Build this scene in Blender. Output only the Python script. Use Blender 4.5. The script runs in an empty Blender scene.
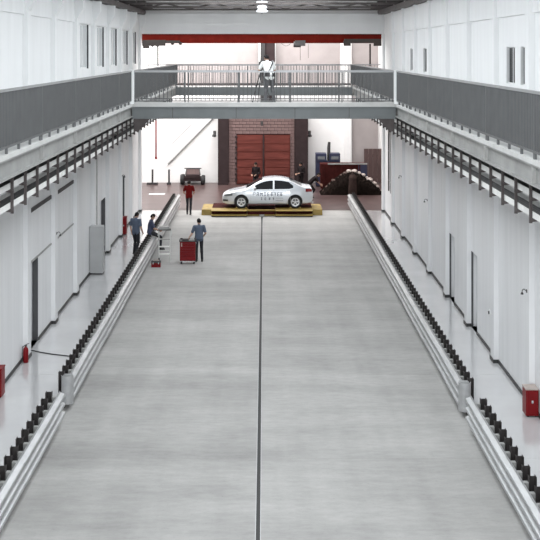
import bpy, bmesh, math, random
import numpy as np
from mathutils import Vector, Matrix

random.seed(7)
S = bpy.context.scene
COL = S.collection
PI = math.pi

# ------------------------------------------------------------------ camera, world, lights, exposure
F = 1100.0                      # focal length in pixels of the 540 px frame
CAM_H = 8.0
Y0 = -12.0                      # back of the hall
VPX, VPY = 264.0, 51.0          # where the lane's parallels meet
cam_d = bpy.data.cameras.new('camera')
cam = bpy.data.objects.new('camera', cam_d)
COL.objects.link(cam)
cam.location = (0, 0, CAM_H)
cam.rotation_euler = (PI / 2, 0, 0)
cam_d.sensor_width = 36.0
cam_d.lens = 36.0 * F / 540.0
cam_d.shift_x = (270 - VPX) / 540.0
cam_d.shift_y = -(270 - VPY) / 540.0
cam_d.clip_end = 400
S.camera = cam

w = bpy.data.worlds.new('world'); S.world = w; w.use_nodes = True
w.node_tree.nodes['Background'].inputs[0].default_value = (0.75, 0.85, 1.0, 1)
w.node_tree.nodes['Background'].inputs[1].default_value = 0.6

S.view_settings.view_transform = 'Standard'
S.view_settings.look = 'None'
S.view_settings.exposure = 0.0
S.view_settings.gamma = 1.0
S.view_settings.use_curve_mapping = False


def area(name, loc, sx, sy, power, col, rot=(0, 0, 0)):
    l = bpy.data.lights.new(name, 'AREA'); l.shape = 'RECTANGLE'
    l.size = sx; l.size_y = sy; l.energy = power; l.color = col
    o = bpy.data.objects.new(name, l); COL.objects.link(o)
    o.location = loc; o.rotation_euler = rot
    return o


# roof skylight strips of the test hall and of the bright hall behind it
area('skylight_strip', (0, 20.0, 10.37), 5.2, 61.4, 3950, (0.93, 0.97, 1.0))
area('front_fill', (0, Y0 + .15, 5.0), 11, 8, 2000, (0.95, 0.98, 1.0), (PI / 2, 0, 0))   # added fill light behind the camera, brightens the faces turned to it
area('skylight_field', (-5.0, 61.5, 12.3), 16, 9, 4600, (1.0, 0.985, 0.97))
area('skylight_field', (9.0, 61.5, 12.3), 10, 9, 900, (1.0, 0.97, 0.95))

# ------------------------------------------------------------------ materials
MATS = {}


def mat(name, col, rough=0.6, metal=0.0, var=0.06, scale=3.0, bump=0.0, spec=0.5, emit=0, alpha=1.0, coat=0.0, stretch=(1, 1, 1)):
    if name in MATS: return MATS[name]
    m = bpy.data.materials.new(name); m.use_nodes = True
    nt = m.node_tree; b = nt.nodes['Principled BSDF']
    b.inputs['Roughness'].default_value = rough
    b.inputs['Metallic'].default_value = metal
    b.inputs['Specular IOR Level'].default_value = spec
    b.inputs['Coat Weight'].default_value = coat
    tc = nt.nodes.new('ShaderNodeTexCoord')
    mp = nt.nodes.new('ShaderNodeMapping'); mp.inputs['Scale'].default_value = stretch
    nz = nt.nodes.new('ShaderNodeTexNoise'); nz.inputs['Scale'].default_value = scale; nz.inputs['Detail'].default_value = 5
    nt.links.new(tc.outputs['Object'], mp.inputs[0]); nt.links.new(mp.outputs[0], nz.inputs['Vector'])
    rp = nt.nodes.new('ShaderNodeValToRGB')
    lo = [max(0, c * (1 - var)) for c in col]; hi = [min(1, c * (1 + var)) for c in col]
    rp.color_ramp.elements[0].position = .3; rp.color_ramp.elements[1].position = .7
    rp.color_ramp.elements[0].color = (*lo, 1); rp.color_ramp.elements[1].color = (*hi, 1)
    nt.links.new(nz.outputs[0], rp.inputs[0]); nt.links.new(rp.outputs[0], b.inputs['Base Color'])
    if bump:
        bp = nt.nodes.new('ShaderNodeBump'); bp.inputs['Strength'].default_value = bump; bp.inputs['Distance'].default_value = .01
        nt.links.new(nz.outputs[0], bp.inputs['Height']); nt.links.new(bp.outputs[0], b.inputs['Normal'])
    if emit:
        b.inputs['Emission Color'].default_value = (*col, 1); b.inputs['Emission Strength'].default_value = emit
    MATS[name] = m
    return m


def concrete_mat():
    m = bpy.data.materials.new('lane_concrete'); m.use_nodes = True
    nt = m.node_tree; N = nt.nodes; L = nt.links; b = N['Principled BSDF']
    geo = N.new('ShaderNodeNewGeometry')

    def noise(sc, st, det=6, ro=.6):
        mp = N.new('ShaderNodeMapping'); mp.inputs['Scale'].default_value = st
        L.new(geo.outputs['Position'], mp.inputs[0])
        n = N.new('ShaderNodeTexNoise'); n.inputs['Scale'].default_value = sc; n.inputs['Detail'].default_value = det
        n.inputs['Roughness'].default_value = ro
        L.new(mp.outputs[0], n.inputs['Vector']); return n.outputs[0]

    def ramp(v, p0, c0, p1, c1):
        r = N.new('ShaderNodeValToRGB'); e = r.color_ramp.elements
        e[0].position = p0; e[0].color = (c0,) * 3 + (1,); e[1].position = p1; e[1].color = (c1,) * 3 + (1,)
        L.new(v, r.inputs[0]); return r.outputs[0]

    def mul(a, c):
        x = N.new('ShaderNodeMix'); x.data_type = 'RGBA'; x.blend_type = 'MULTIPLY'; x.inputs[0].default_value = 1
        L.new(a, x.inputs[6]); L.new(c, x.inputs[7]); return x.outputs[2]
    base = ramp(noise(.55, (1, .7, 1)), .3, .86, .7, 1.04)             # broad clouds
    band = ramp(noise(1.0, (.16, .9, 1), 4), .33, .82, .62, 1.0)       # screed bands across the lane
    fine = ramp(noise(5, (.55, 1.5, 1), 8, .72), .34, .88, .62, 1.03)
    tyre = ramp(noise(1.6, (1.0, .05, 1), 3), .32, .92, .6, 1.0)        # wear along the lane
    spots = ramp(noise(22, (1, 1, 1), 3), .25, .86, .42, 1.0)
    col = mul(mul(mul(mul(base, band), fine), tyre), spots)
    oi = N.new('ShaderNodeObjectInfo')
    tint = N.new('ShaderNodeMapRange'); tint.inputs[3].default_value = .93; tint.inputs[4].default_value = 1.03
    L.new(oi.outputs['Random'], tint.inputs[0])
    cc = N.new('ShaderNodeCombineColor')
    for i in range(3): L.new(tint.outputs[0], cc.inputs[i])
    col = mul(col, cc.outputs[0])
    rgb = N.new('ShaderNodeRGB'); rgb.outputs[0].default_value = (.462, .455, .442, 1)
    col = mul(col, rgb.outputs[0])
    L.new(col, b.inputs['Base Color'])
    b.inputs['Roughness'].default_value = .62
    b.inputs['Specular IOR Level'].default_value = .25
    bp = N.new('ShaderNodeBump'); bp.inputs['Strength'].default_value = .15; bp.inputs['Distance'].default_value = .01
    L.new(fine, bp.inputs['Height']); L.new(bp.outputs[0], b.inputs['Normal'])
    return m


M_lane = concrete_mat()
M_epoxy = mat('epoxy_floor', (.58, .58, .585), .16, var=.07, scale=.7, spec=.5, coat=1.0)
M_epoxy.node_tree.nodes['Principled BSDF'].inputs['Coat IOR'].default_value = 1.7
M_epoxy.node_tree.nodes['Principled BSDF'].inputs['Coat Roughness'].default_value = .13
M_brown = mat('brown_floor', (.075, .047, .045), .30, var=.25, scale=1.3, spec=.25)
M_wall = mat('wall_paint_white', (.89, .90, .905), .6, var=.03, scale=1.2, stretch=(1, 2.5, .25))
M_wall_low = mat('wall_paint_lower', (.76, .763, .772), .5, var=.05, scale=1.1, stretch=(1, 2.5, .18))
M_white = mat('white_paint', (.85, .86, .86), .45, var=.03)
M_farwall = mat('far_wall_paint', (.90, .895, .89), .7, var=.02)
M_pinkwall = mat('far_wall_panel', (.36, .325, .32), .7, var=.05, scale=2)
M_base = mat('baseboard_black', (.03, .03, .03), .5)
M_rail = mat('railing_grey', (.10, .103, .105), .5, var=.08)
M_toprail = mat('rail_tube_grey', (.30, .305, .31), .35, metal=.3)
M_bridge = mat('bridge_grey', (.135, .148, .151), .5, var=.08, scale=2)
M_deck = mat('deck_light', (.50, .50, .49), .6, var=.08)
M_beam = mat('beam_light_grey', (.27, .272, .265), .5, var=.18, scale=2.2)
M_hanger = mat('hanger_brown', (.06, .049, .048), .6, var=.2)
M_tray = mat('tray_zinc', (.74, .74, .72), .45, metal=0, var=.12)
M_cable = mat('cable_black', (.02, .02, .02), .6)
M_steel = mat('galvanised', (.47, .475, .48), .38, metal=.55, var=.10, scale=6, stretch=(1, .3, 1))
M_post = mat('post_dark', (.022, .018, .017), .55, var=.3)
M_block = mat('blockout_grey', (.33, .33, .32), .5, metal=.3, var=.2, scale=5)
M_groove = mat('groove_dark', (.02, .02, .02), .6)
M_dark = mat('dark_metal', (.035, .033, .034), .5)
M_matt_dark = mat('matt_dark_metal', (.03, .027, .026), .9, spec=.05)  # matt near-black metal of the crane carriages and control poles
M_truss = mat('truss_brown', (.11, .095, .092), .6, var=.3)
M_ceil = mat('ceiling_sheet', (.78, .79, .80), .6, var=.1)
M_redcrane = mat('crane_red', (.062, .006, .004), .8, var=.15, spec=.02)
M_red = mat('red_paint', (.18, .005, .008), .4, spec=.2, var=.08)
M_reddoor = mat('door_red', (.135, .040, .033), .8, spec=.05, var=.25, scale=2.5, stretch=(.3, 1, 3))
M_brick = mat('brick_dull', (.19, .13, .125), .8, spec=.1, var=.18, scale=4)
M_frame = mat('frame_brown', (.040, .028, .029), .8, spec=.1, var=.15)
M_glassd = mat('glass_dark', (.015, .017, .02), .12, spec=.06)
M_frost = mat('glass_frosted', (.72, .75, .77), .25)
M_jamb = mat('jamb_dark', (.075, .075, .08), .6)
M_doorw = mat('door_leaf_white', (.72, .73, .745), .4, var=.03)
M_cab = mat('cabinet_grey', (.42, .425, .43), .4, var=.05)
M_yellow = mat('trolley_yellow', (.30, .205, .045), .6, var=.25, scale=4)
M_carpaint = mat('car_silver', (.66, .69, .73), .25, metal=.25, var=.02, coat=.6)
M_rubber = mat('tyre_rubber', (.015, .015, .016), .75)
M_alloy = mat('alloy_rim', (.70, .71, .72), .25, metal=.7)
M_lampglass = mat('headlamp_glass', (.16, .17, .18), .1, spec=.8)
M_tail = mat('tail_lamp_red', (.22, .012, .015), .15)
M_letter = mat('lettering_grey', (.02, .022, .04), .9, spec=.02)
M_chrome = mat('chrome', (.75, .76, .78), .18, metal=.9)
M_skin = mat('skin', (.42, .25, .18), .55)
M_hair = mat('hair_black', (.012, .010, .010), .8, spec=.15, scale=60, var=.5, bump=.4)
M_bluegrey = mat('shirt_blue_grey', (.105, .13, .18), .9, var=.1, spec=.1)
M_navy = mat('shirt_navy', (.05, .06, .11), .8, var=.15)
M_shirtw = mat('shirt_white', (.80, .81, .80), .8)
M_shirtr = mat('shirt_red', (.13, .008, .008), .9, spec=.1)
M_pants = mat('trousers_dark', (.016, .017, .022), .8)
M_pantsg = mat('trousers_grey', (.09, .09, .095), .8)
M_shoe = mat('shoe_black', (.012, .012, .012), .5)
M_eye = mat('eye_dark', (.02, .014, .01), .3)
M_lip = mat('lips', (.30, .12, .10), .5)
M_drab = mat('clothes_drab', (.022, .018, .019), .95, var=.2, spec=.02)
M_blue = mat('machine_blue', (.016, .020, .055), .6, var=.2)
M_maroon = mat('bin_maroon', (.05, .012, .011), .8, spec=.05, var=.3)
M_board = mat('board_brown', (.085, .05, .047), .7, var=.2, scale=3, stretch=(3, 1, .5))
M_net = mat('heap_net', (.010, .007, .006), .95, var=.5, scale=9, bump=.8, spec=.02)
M_stone = mat('pale_block', (.42, .36, .33), .8, var=.2, scale=5)
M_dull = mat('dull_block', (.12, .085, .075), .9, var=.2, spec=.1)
M_sack = mat('sack_brown', (.045, .030, .027), .95, spec=.02, var=.25, scale=7)
M_pale = mat('lamp_glass_white', (.88, .90, .92), .2, var=.02)
M_lampwhite = mat('lamp_glass_lit', (.88, .90, .92), .2, var=.02, emit=.35)


# ------------------------------------------------------------------ mesh building
class MB:
    def __init__(s): s.v = []; s.f = []; s.mi = []

    def add(s, vs, fs, mi=0):
        o = len(s.v); s.v += [tuple(p) for p in vs]
        for f in fs: s.f.append([i + o for i in f]); s.mi.append(mi)
        return s

    def box(s, x0, x1, y0, y1, z0, z1, mi=0):
        vs = [(x, y, z) for z in (z0, z1) for y in (y0, y1) for x in (x0, x1)]
        return s.add(vs, [(0, 2, 3, 1), (4, 5, 7, 6), (0, 1, 5, 4), (2, 6, 7, 3), (0, 4, 6, 2), (1, 3, 7, 5)], mi)

    def tube(s, p0, p1, r0, r1=None, n=8, mi=0, cap=True):
        r1 = r0 if r1 is None else r1
        p0 = Vector(p0); p1 = Vector(p1); d = (p1 - p0).normalized()
        a = d.orthogonal().normalized(); b = d.cross(a)
        vs = []
        for p, r in ((p0, r0), (p1, r1)):
            for i in range(n):
                t = 2 * PI * i / n
                vs.append(p + (a * math.cos(t) + b * math.sin(t)) * r)
        fs = [(i, (i + 1) % n, n + (i + 1) % n, n + i) for i in range(n)]
        if cap: fs += [tuple(range(n))[::-1], tuple(range(n, 2 * n))]
        return s.add(vs, fs, mi)

    def path(s, pts, r, n=6, mi=0):
        for a, b in zip(pts, pts[1:]): s.tube(a, b, r, n=n, mi=mi)
        return s

    def bar(s, p0, p1, w, h, mi=0):
        """rectangular bar; w sideways, h along the vertical-ish normal"""
        p0 = Vector(p0); p1 = Vector(p1); d = (p1 - p0).normalized()
        up = Vector((0, 0, 1)) if abs(d.z) < .95 else Vector((0, 1, 0))
        a = d.cross(up).normalized() * w / 2; b = a.cross(d).normalized() * h / 2
        vs = [p + sa * a + sb * b for p in (p0, p1) for sa, sb in ((-1, -1), (1, -1), (1, 1), (-1, 1))]
        return s.add(vs, [(0, 3, 2, 1), (4, 5, 6, 7), (0, 1, 5, 4), (1, 2, 6, 5), (2, 3, 7, 6), (3, 0, 4, 7)], mi)

    def ell(s, c, r, n=12, m=8, mi=0, noise=0, rnd=None):
        vs = []; fs = []
        for j in range(1, m):
            ph = PI * j / m
            for i in range(n):
                t = 2 * PI * i / n
                k = 1 + (rnd.uniform(-noise, noise) if noise else 0)
                vs.append((c[0] + r[0] * k * math.sin(ph) * math.cos(t), c[1] + r[1] * k * math.sin(ph) * math.sin(t), c[2] + r[2] * k * math.cos(ph)))
        t0 = len(vs); vs.append((c[0], c[1], c[2] + r[2])); vs.append((c[0], c[1], c[2] - r[2]))
        for j in range(m - 2):
            for i in range(n):
                a = j * n + i; b = j * n + (i + 1) % n
                fs.append((a, a + n, b + n, b))
        for i in range(n):
            fs.append((t0, i, (i + 1) % n)); k = (m - 2) * n
            fs.append((t0 + 1, k + (i + 1) % n, k + i))
        return s.add(vs, fs, mi)

    def lathe(s, prof, c=(0, 0, 0), axis='z', n=20, mi=0, ring=False):
        if ring: prof = list(prof) + [prof[0]]
        vs = []; fs = []
        for r, h in prof:
            for i in range(n):
                t = 2 * PI * i / n; a, b = r * math.cos(t), r * math.sin(t)
                p = (a, b, h) if axis == 'z' else ((a, h, b) if axis == 'y' else (h, a, b))
                vs.append((c[0] + p[0], c[1] + p[1], c[2] + p[2]))
        for j in range(len(prof) - 1):
            for i in range(n):
                fs.append((j * n + i, j * n + (i + 1) % n, (j + 1) * n + (i + 1) % n, (j + 1) * n + i))
        if not ring and prof[0][0] > 1e-4: fs.append(tuple(range(n))[::-1])
        if not ring and prof[-1][0] > 1e-4: fs.append(tuple((len(prof) - 1) * n + i for i in range(n)))
        return s.add(vs, fs, mi)

    def extr(s, prof, axis, t0, t1, mi=0):
        """closed 2D profile extruded along an axis; profile (a,b) = the two other axes in xyz order"""
        n = len(prof)

        def P(a, b, t): return {'x': (t, a, b), 'y': (a, t, b), 'z': (a, b, t)}[axis]
        vs = [P(a, b, t) for t in (t0, t1) for a, b in prof]
        fs = [(i, (i + 1) % n, n + (i + 1) % n, n + i) for i in range(n)]
        fs += [tuple(range(n))[::-1], tuple(range(n, 2 * n))]
        return s.add(vs, fs, mi)

    def mesh(s, name, mats, smooth=False, fix=True):
        me = bpy.data.meshes.new(name)
        me.from_pydata(s.v, [], s.f)
        for m in (mats if isinstance(mats, (list, tuple)) else [mats]): me.materials.append(m)
        me.polygons.foreach_set('material_index', s.mi)
        if fix:
            bm = bmesh.new(); bm.from_mesh(me); bmesh.ops.recalc_face_normals(bm, faces=bm.faces); bm.to_mesh(me); bm.free()
        if smooth: me.polygons.foreach_set('use_smooth', [True] * len(me.polygons))
        me.update()
        return me

    def build(s, name, mats, parent=None, smooth=False, loc=None):
        return link(name, s.mesh(name, mats, smooth), parent, loc)


def link(name, me, parent=None, loc=None, rz=0, kind=None):
    o = bpy.data.objects.new(name, me); COL.objects.link(o)
    if parent is not None: o.parent = parent
    if loc is not None: o.location = loc
    if rz: o.rotation_euler.z = rz
    if kind: o['kind'] = kind
    return o


def tag(o, label, cat, group=None, kind=None):
    o['label'] = label; o['category'] = cat
    if group: o['group'] = group
    if kind: o['kind'] = kind
    return o


def thing(name, label, cat, loc=(0, 0, 0), rz=0, group=None):
    o = bpy.data.objects.new(name, None); COL.objects.link(o)
    o.empty_display_size = .2; o.location = loc; o.rotation_euler.z = rz
    return tag(o, label, cat, group)


def struct(o, label=None, cat=None):
    o['kind'] = 'structure'
    if label: o['label'] = label; o['category'] = cat
    return o


def smooth_angle(o, ang=40):
    me = o.data
    me.polygons.foreach_set('use_smooth', [True] * len(me.polygons))
    bm = bmesh.new(); bm.from_mesh(me)
    for e in bm.edges:
        if len(e.link_faces) == 2 and e.calc_face_angle(0) > math.radians(ang): e.smooth = False
    bm.to_mesh(me); bm.free()


# ------------------------------------------------------------------ layout numbers
XL, XR = -6.25, 6.02            # inner faces of the long walls
Y1 = 55.2                       # open end of the hall
GX = 4.26                       # inner edge of galleries
ZD = 6.26                       # gallery deck level
BR0, BR1 = 35.5, 37.2           # cross bridge
BAY = 3.75
COLS = [51.2 - BAY * i for i in range(17)]
ZC = 10.4

# ------------------------------------------------------------------ floors
fl = thing('floor', 'pale hall floor with a concrete test lane between glossy aisles', 'floor'); fl['kind'] = 'structure'
m = MB(); m.box(XL - .4, XR + .4, Y0, Y1, -.30, -.06); m.build('sub_base', M_groove, fl)
GRX, GRW = -.10, .07
slab_len = 5.6
ys = [Y1 - slab_len * i for i in range(13)]
for i in range(12):
    ya, yb = ys[i + 1] + .002, ys[i] - .002
    for (a, b) in ((-4.75, GRX - GRW / 2), (GRX + GRW / 2, 4.75)):
        m = MB(); m.box(a, b, ya, yb, -.2, 0); m.build('lane_slab', M_lane, fl)
for (a, b) in ((XL - .4, -4.756), (4.756, XR + .4)):
    for i in range(12):
        m = MB(); m.box(a, b, ys[i + 1] + .003, ys[i] - .003, -.2, 0.0); m.build('epoxy_panel', M_epoxy, fl)
m = MB()
for x in (GRX - GRW / 2, GRX + GRW / 2):
    m.box(x - .012 if x < GRX else x, x if x < GRX else x + .012, Y0, Y1, -.05, .004)
m.build('groove_edging', M_steel, fl)
m = MB(); m.box(-22, 22, Y1, 68, -.3, -.002); o = m.build('floor_rear_hall', M_brown); struct(o, 'dark brown floor of the bright hall behind the car', 'floor')


# ------------------------------------------------------------------ long walls with recesses
def long_wall(name, xf, side, holes, zsplit=6.2):
    """front face at xf (towards lane), recesses .2 deep; side -1 left, +1 right"""
    xb = xf + side * .45
    yc = sorted(set([Y0, Y1] + [h[0] for h in holes] + [h[1] for h in holes]))
    zc = sorted(set([-.02, zsplit, ZC] + [h[2] for h in holes] + [h[3] for h in holes]))
    m = MB()
    for i in range(len(yc) - 1):
        for j in range(len(zc) - 1):
            ym, zm = (yc[i] + yc[i + 1]) / 2, (zc[j] + zc[j + 1]) / 2
            if any(h[0] < ym < h[1] and h[2] < zm < h[3] for h in holes): continue
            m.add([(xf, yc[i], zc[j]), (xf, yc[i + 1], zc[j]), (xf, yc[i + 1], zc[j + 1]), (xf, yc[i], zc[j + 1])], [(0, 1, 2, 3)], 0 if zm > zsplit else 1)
    for (a, b, c, d) in holes:
        xr = xf + side * .22
        k = 0 if c > zsplit else 1
        P = lambda x, y, z: (x, y, z)
        for q in ([P(xf, a, c), P(xf, a, d), P(xr, a, d), P(xr, a, c)], [P(xf, b, c), P(xr, b, c), P(xr, b, d), P(xf, b, d)],
                  [P(xf, a, d), P(xf, b, d), P(xr, b, d), P(xr, a, d)], [P(xf, a, c), P(xr, a, c), P(xr, b, c), P(xf, b, c)]):
            m.add(q, [(0, 1, 2, 3)], k)
    # back, ends
    m.add([(xb, Y0, -.02), (xb, Y1, -.02), (xb, Y1, ZC), (xb, Y0, ZC)], [(0, 1, 2, 3)], 0)
    m.add([(xf, Y1, -.02), (xb, Y1, -.02), (xb, Y1, ZC), (xf, Y1, ZC)], [(0, 1, 2, 3)], 1)
    m.add([(xf, Y0, -.02), (xb, Y0, -.02), (xb, Y0, ZC), (xf, Y0, ZC)], [(0, 1, 2, 3)], 1)
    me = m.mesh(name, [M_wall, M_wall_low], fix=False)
    return struct(link(name, me))


def win(n, xf, side, y0, y1, z0, z1, pane_mat, frame_mat, jamb):
    e = thing('window_%d' % n, 'narrow recessed window above the gallery railing', 'window'); struct(e)
    xr = xf + side * .06
    m = MB(); t = .05 if side < 0 else .025; mw = .02 if side < 0 else .008
    xa, xb = sorted((xr, xr + side * .05))
    m.box(xa, xb, y0, y1, z0, z0 + t).box(xa, xb, y0, y1, z1 - t, z1).box(xa, xb, y0, y0 + t, z0 + t, z1 - t).box(xa, xb, y1 - t, y1, z0 + t, z1 - t)
    m.box(xa, xb, (y0 + y1) / 2 - mw, (y0 + y1) / 2 + mw, z0 + t, z1 - t)
    m.build('window_frame', frame_mat, e)
    for (a, b) in ((y0 + t, (y0 + y1) / 2 - mw), ((y0 + y1) / 2 + mw, y1 - t)):
        m = MB(); xa2, xb2 = sorted((xr + side * .02, xr + side * .035)); m.box(xa2, xb2, a, b, z0 + t, z1 - t); m.build('pane', pane_mat, e)
    # strip on the far jamb; left windows have its shade painted in dark
    m = MB(); xa, xb = sorted((xf + side * .005, xr)); m.box(xa, xb, y1 - .03, y1 - .001, z0, z1); m.build('jamb_strip', jamb, e)


left_win = [(yc - 2.55, yc - .75, 7.38, 8.93) for yc in COLS[0:4]] + [(COLS[0] + .9, COLS[0] + 2.5, 7.38, 8.93)]
right_win = [(24.95, 25.85, 7.2, 8.1), (26.4, 27.35, 7.2, 8.1), (40.0, 41.6, 7.2, 8.1), (43.75, 45.3, 7.2, 8.1)]
left_doors = [(28.55, 30.45, 0, 2.3), (41.9, 43.35, 0, 2.25), (48.35, 49.3, 0, 2.45)]
right_doors = [(31.05, 31.98, 0, 2.2), (34.75, 35.75, 0, 2.1)]
wl = long_wall('wall_left', XL, -1, left_win + left_doors)
wr = long_wall('wall_right', XR, 1, right_win + right_doors)
n = 1
for h in left_win: win(n, XL, -1, *h, M_frost, M_white, M_jamb); n += 1
for h in right_win: win(n, XR, 1, *h, M_glassd, M_white, M_white); n += 1
for k, (xf, side, dl) in enumerate(((XL, -1, left_doors), (XR, 1, right_doors))):
    for i, h in enumerate(dl):
        e = thing('door_%d' % (k * 3 + i + 1), 'white flush door recessed in the lower wall', 'door'); struct(e)
        m = MB(); xa, xb = sorted((xf + side * .20, xf + side * .16)); m.box(xa, xb, h[0] + .01, h[1] - .01, h[2] + .005, h[3] - .01); leaf = m.build('door_leaf', M_doorw, e)
        m = MB(); xh = xf + side * .16; m.tube((xh, h[0] + .12, h[2] + 1.0), (xh - side * .06, h[0] + .12, h[2] + 1.0), .012).tube((xh - side * .06, h[0] + .12, h[2] + 1.0), (xh - side * .06, h[0] + .25, h[2] + 1.0), .012)
        m.build('door_handle', M_chrome, leaf)
        m = MB(); dpt = .155 if side < 0 else .06
        xa, xb = sorted((xf - side * .0 + side * .004, xf + side * dpt)); m.box(xa, xb, h[1] - .035, h[1] - .002, h[2] + .002, h[3] - .004)
        m.build('door_jamb', M_jamb, e)

# columns on both walls, each with a black foot
for xf, side, W in ((XL, -1, wl), (XR, 1, wr)):
    pr = .13; off = 0 if side < 0 else -.3
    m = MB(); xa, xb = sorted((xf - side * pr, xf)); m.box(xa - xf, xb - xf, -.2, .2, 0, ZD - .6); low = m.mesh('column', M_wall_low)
    m = MB(); m.box(xa - xf, xb - xf, -.2, .2, ZD, ZC - .35); up = m.mesh('column_upper', M_wall)
    m = MB(); xa2, xb2 = sorted((xf - side * (pr + .02), xf)); m.box(xa2 - xf, xb2 - xf, -.22, .22, 0, .09); foot = m.mesh('column_foot', M_base)
    m = MB()
    if side < 0: m.extr([(xb - xf, 9.05), (xb - xf + .2, 9.4), (xb - xf + .2, 9.8), (xb - xf, 9.8)], 'y', -.2, .2)
    else: m.extr([(xa - xf, 9.35), (xa - xf - .2, 9.62), (xa - xf - .2, 9.8), (xa - xf, 9.8)], 'y', -.2, .2)
    corb = m.mesh('corbel', M_wall)
    for yc in [q + off for q in COLS] + [54.95]:
        c = link('column', low, W, (xf, yc, 0)); link('column_foot', foot, c)
        c = link('column', up, W, (xf, yc, 0))
        if side < 0: link('corbel', corb, c)
    # lintel beam between columns
    ylist = [54.95] + [q + off for q in COLS]
    for a, b in zip(ylist[1:], ylist):
        m = MB(); xa3, xb3 = sorted((xf - side * .05, xf)); m.box(xa3, xb3, a + .2, b - .2, 8.95 if side < 0 else 8.85, 9.8); m.build('lintel_beam', M_wall, W)
    # black baseboard pieces between the doors
    doors = sorted(left_doors if side < 0 else right_doors)
    m = MB(); y = Y0; xa4, xb4 = sorted((xf - side * .025, xf))
    for h in doors:
        if h[2] > 0: continue
        m.box(xa4, xb4, y, h[0], 0, .085); y = h[1]
    m.box(xa4, xb4, y, Y1, 0, .085)
    struct(m.build('baseboard_left' if side < 0 else 'baseboard_right', M_base))

# wall behind the camera, ceiling, end lintel
m = MB(); m.box(XL - .45, XR + .45, Y0 - .3, Y0, -.02, ZC + .1); struct(m.build('wall_back', M_wall))
ce = thing('ceiling', 'grey sheet ceiling with dark purlins', 'ceiling'); struct(ce)
m = MB(); m.box(XL - .45, XR + .45, Y0, Y1 + .3, ZC, ZC + .12); m.build('roof_sheet', M_ceil, ce)
for i in range(26):
    y = Y1 - 3.4 - i * 3.75
    if y < Y0: break
    m = MB(); m.box(XL, XR, y - .03, y + .03, ZC - .05, ZC - .002); m.build('purlin', M_truss, ce)
for xf, side in ((XL, -1), (XR, 1)):
    m = MB(); xa, xb = sorted((xf, xf - side * .32)); m.box(xa, xb, Y0, Y1, 9.82, 10.02); m.build('eave_beam', M_truss, ce)
m = MB(); m.box(XL, XR, Y1 - .28, Y1 - .02, 9.36, 9.87); m.box(XL, XR, Y1 - .22, Y1 - .02, 8.86, 9.36)
struct(m.build('wall_end_lintel', M_wall))
m = MB(); m.box(XL - .45, XR + .45, Y1 + .0, Y1 + .3, 8.86, ZC); struct(m.build('wall_end', M_farwall))

for i, yc in enumerate([54.2] + COLS[:3]):
    t = thing('roof_truss', ['dark roof truss with diagonal web right above the white end lintel', 'dark roof beam just behind the white pendant lamp', 'dark roof beam before the white pendant lamp', 'dark roof beam second before the white pendant lamp'][i], 'truss', (0, yc, 0), group='roof trusses of the hall')
    m = MB(); m.box(XL + .02, XR - .02, -.06, .06, 10.0, 10.09); m.build('bottom_chord', M_truss, t)
    m = MB(); k = 10
    for j in range(k if i == 0 else 0):
        xa = XL + .2 + (XR - XL - .4) * j / k; xb = XL + .2 + (XR - XL - .4) * (j + 1) / k
        p0, p1 = ((xa, 0, 10.09), (xb, 0, 10.33)) if j % 2 == 0 else ((xa, 0, 10.33), (xb, 0, 10.09))
        m.bar(p0, p1, .06, .06)
    if i == 0: m.build('web', M_truss, t)
    for xf, side in ((XL, -1), (XR, 1)):
        m = MB(); xa, xb = sorted((xf - side * .02, xf - side * .75)); m.box(xa, xb, -.22, .22, 10.09, 10.32); m.build('bearing', M_hanger, t)

# ------------------------------------------------------------------ galleries, bridge, railings
def railing(parent, p0, p1, z, posts, bar_gap, name_pref='', stub=.92, bw=.016, post_mat=None, postw=.038, flat=0):
    """straight railing from p0 to p1 (xy) standing on deck z"""
    p0 = Vector((*p0, z)); p1 = Vector((*p1, z)); d = p1 - p0; L = d.length; d.normalize()
    up = Vector((0, 0, 1))
    m = MB(); m.bar(p0 + up * 1.06, p1 + up * 1.06, .06, .045); m.build('top_rail', M_toprail, parent)
    m = MB(); m.bar(p0 + up * .115, p1 + up * .115, .035, .04); m.build('bottom_rail', M_rail, parent)
    n = int(L / bar_gap)
    m = MB()
    for i in range(1, n):
        q = p0 + d * (L * i / n); m.bar(q + up * .12, q + up * 1.04, flat or bw, bw * 1.2)
    o = m.build('balusters', M_rail, parent); o['kind'] = 'stuff'
    pm = MB(); pm.box(-postw / 2, postw / 2, -postw / 2, postw / 2, 0, 1.075); pme = pm.mesh('post', post_mat or M_rail)
    for s in posts: link('post', pme, parent, p0 + d * s)
    if stub:
        sm = MB(); sm.box(-.02, .02, -.03, .03, 0, .10); sme = sm.mesh('foot_bracket', M_rail)
        k = int(L / stub)
        for i in range(k + 1): link('foot_bracket', sme, parent, p0 + d * (stub * i + .2))


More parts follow.
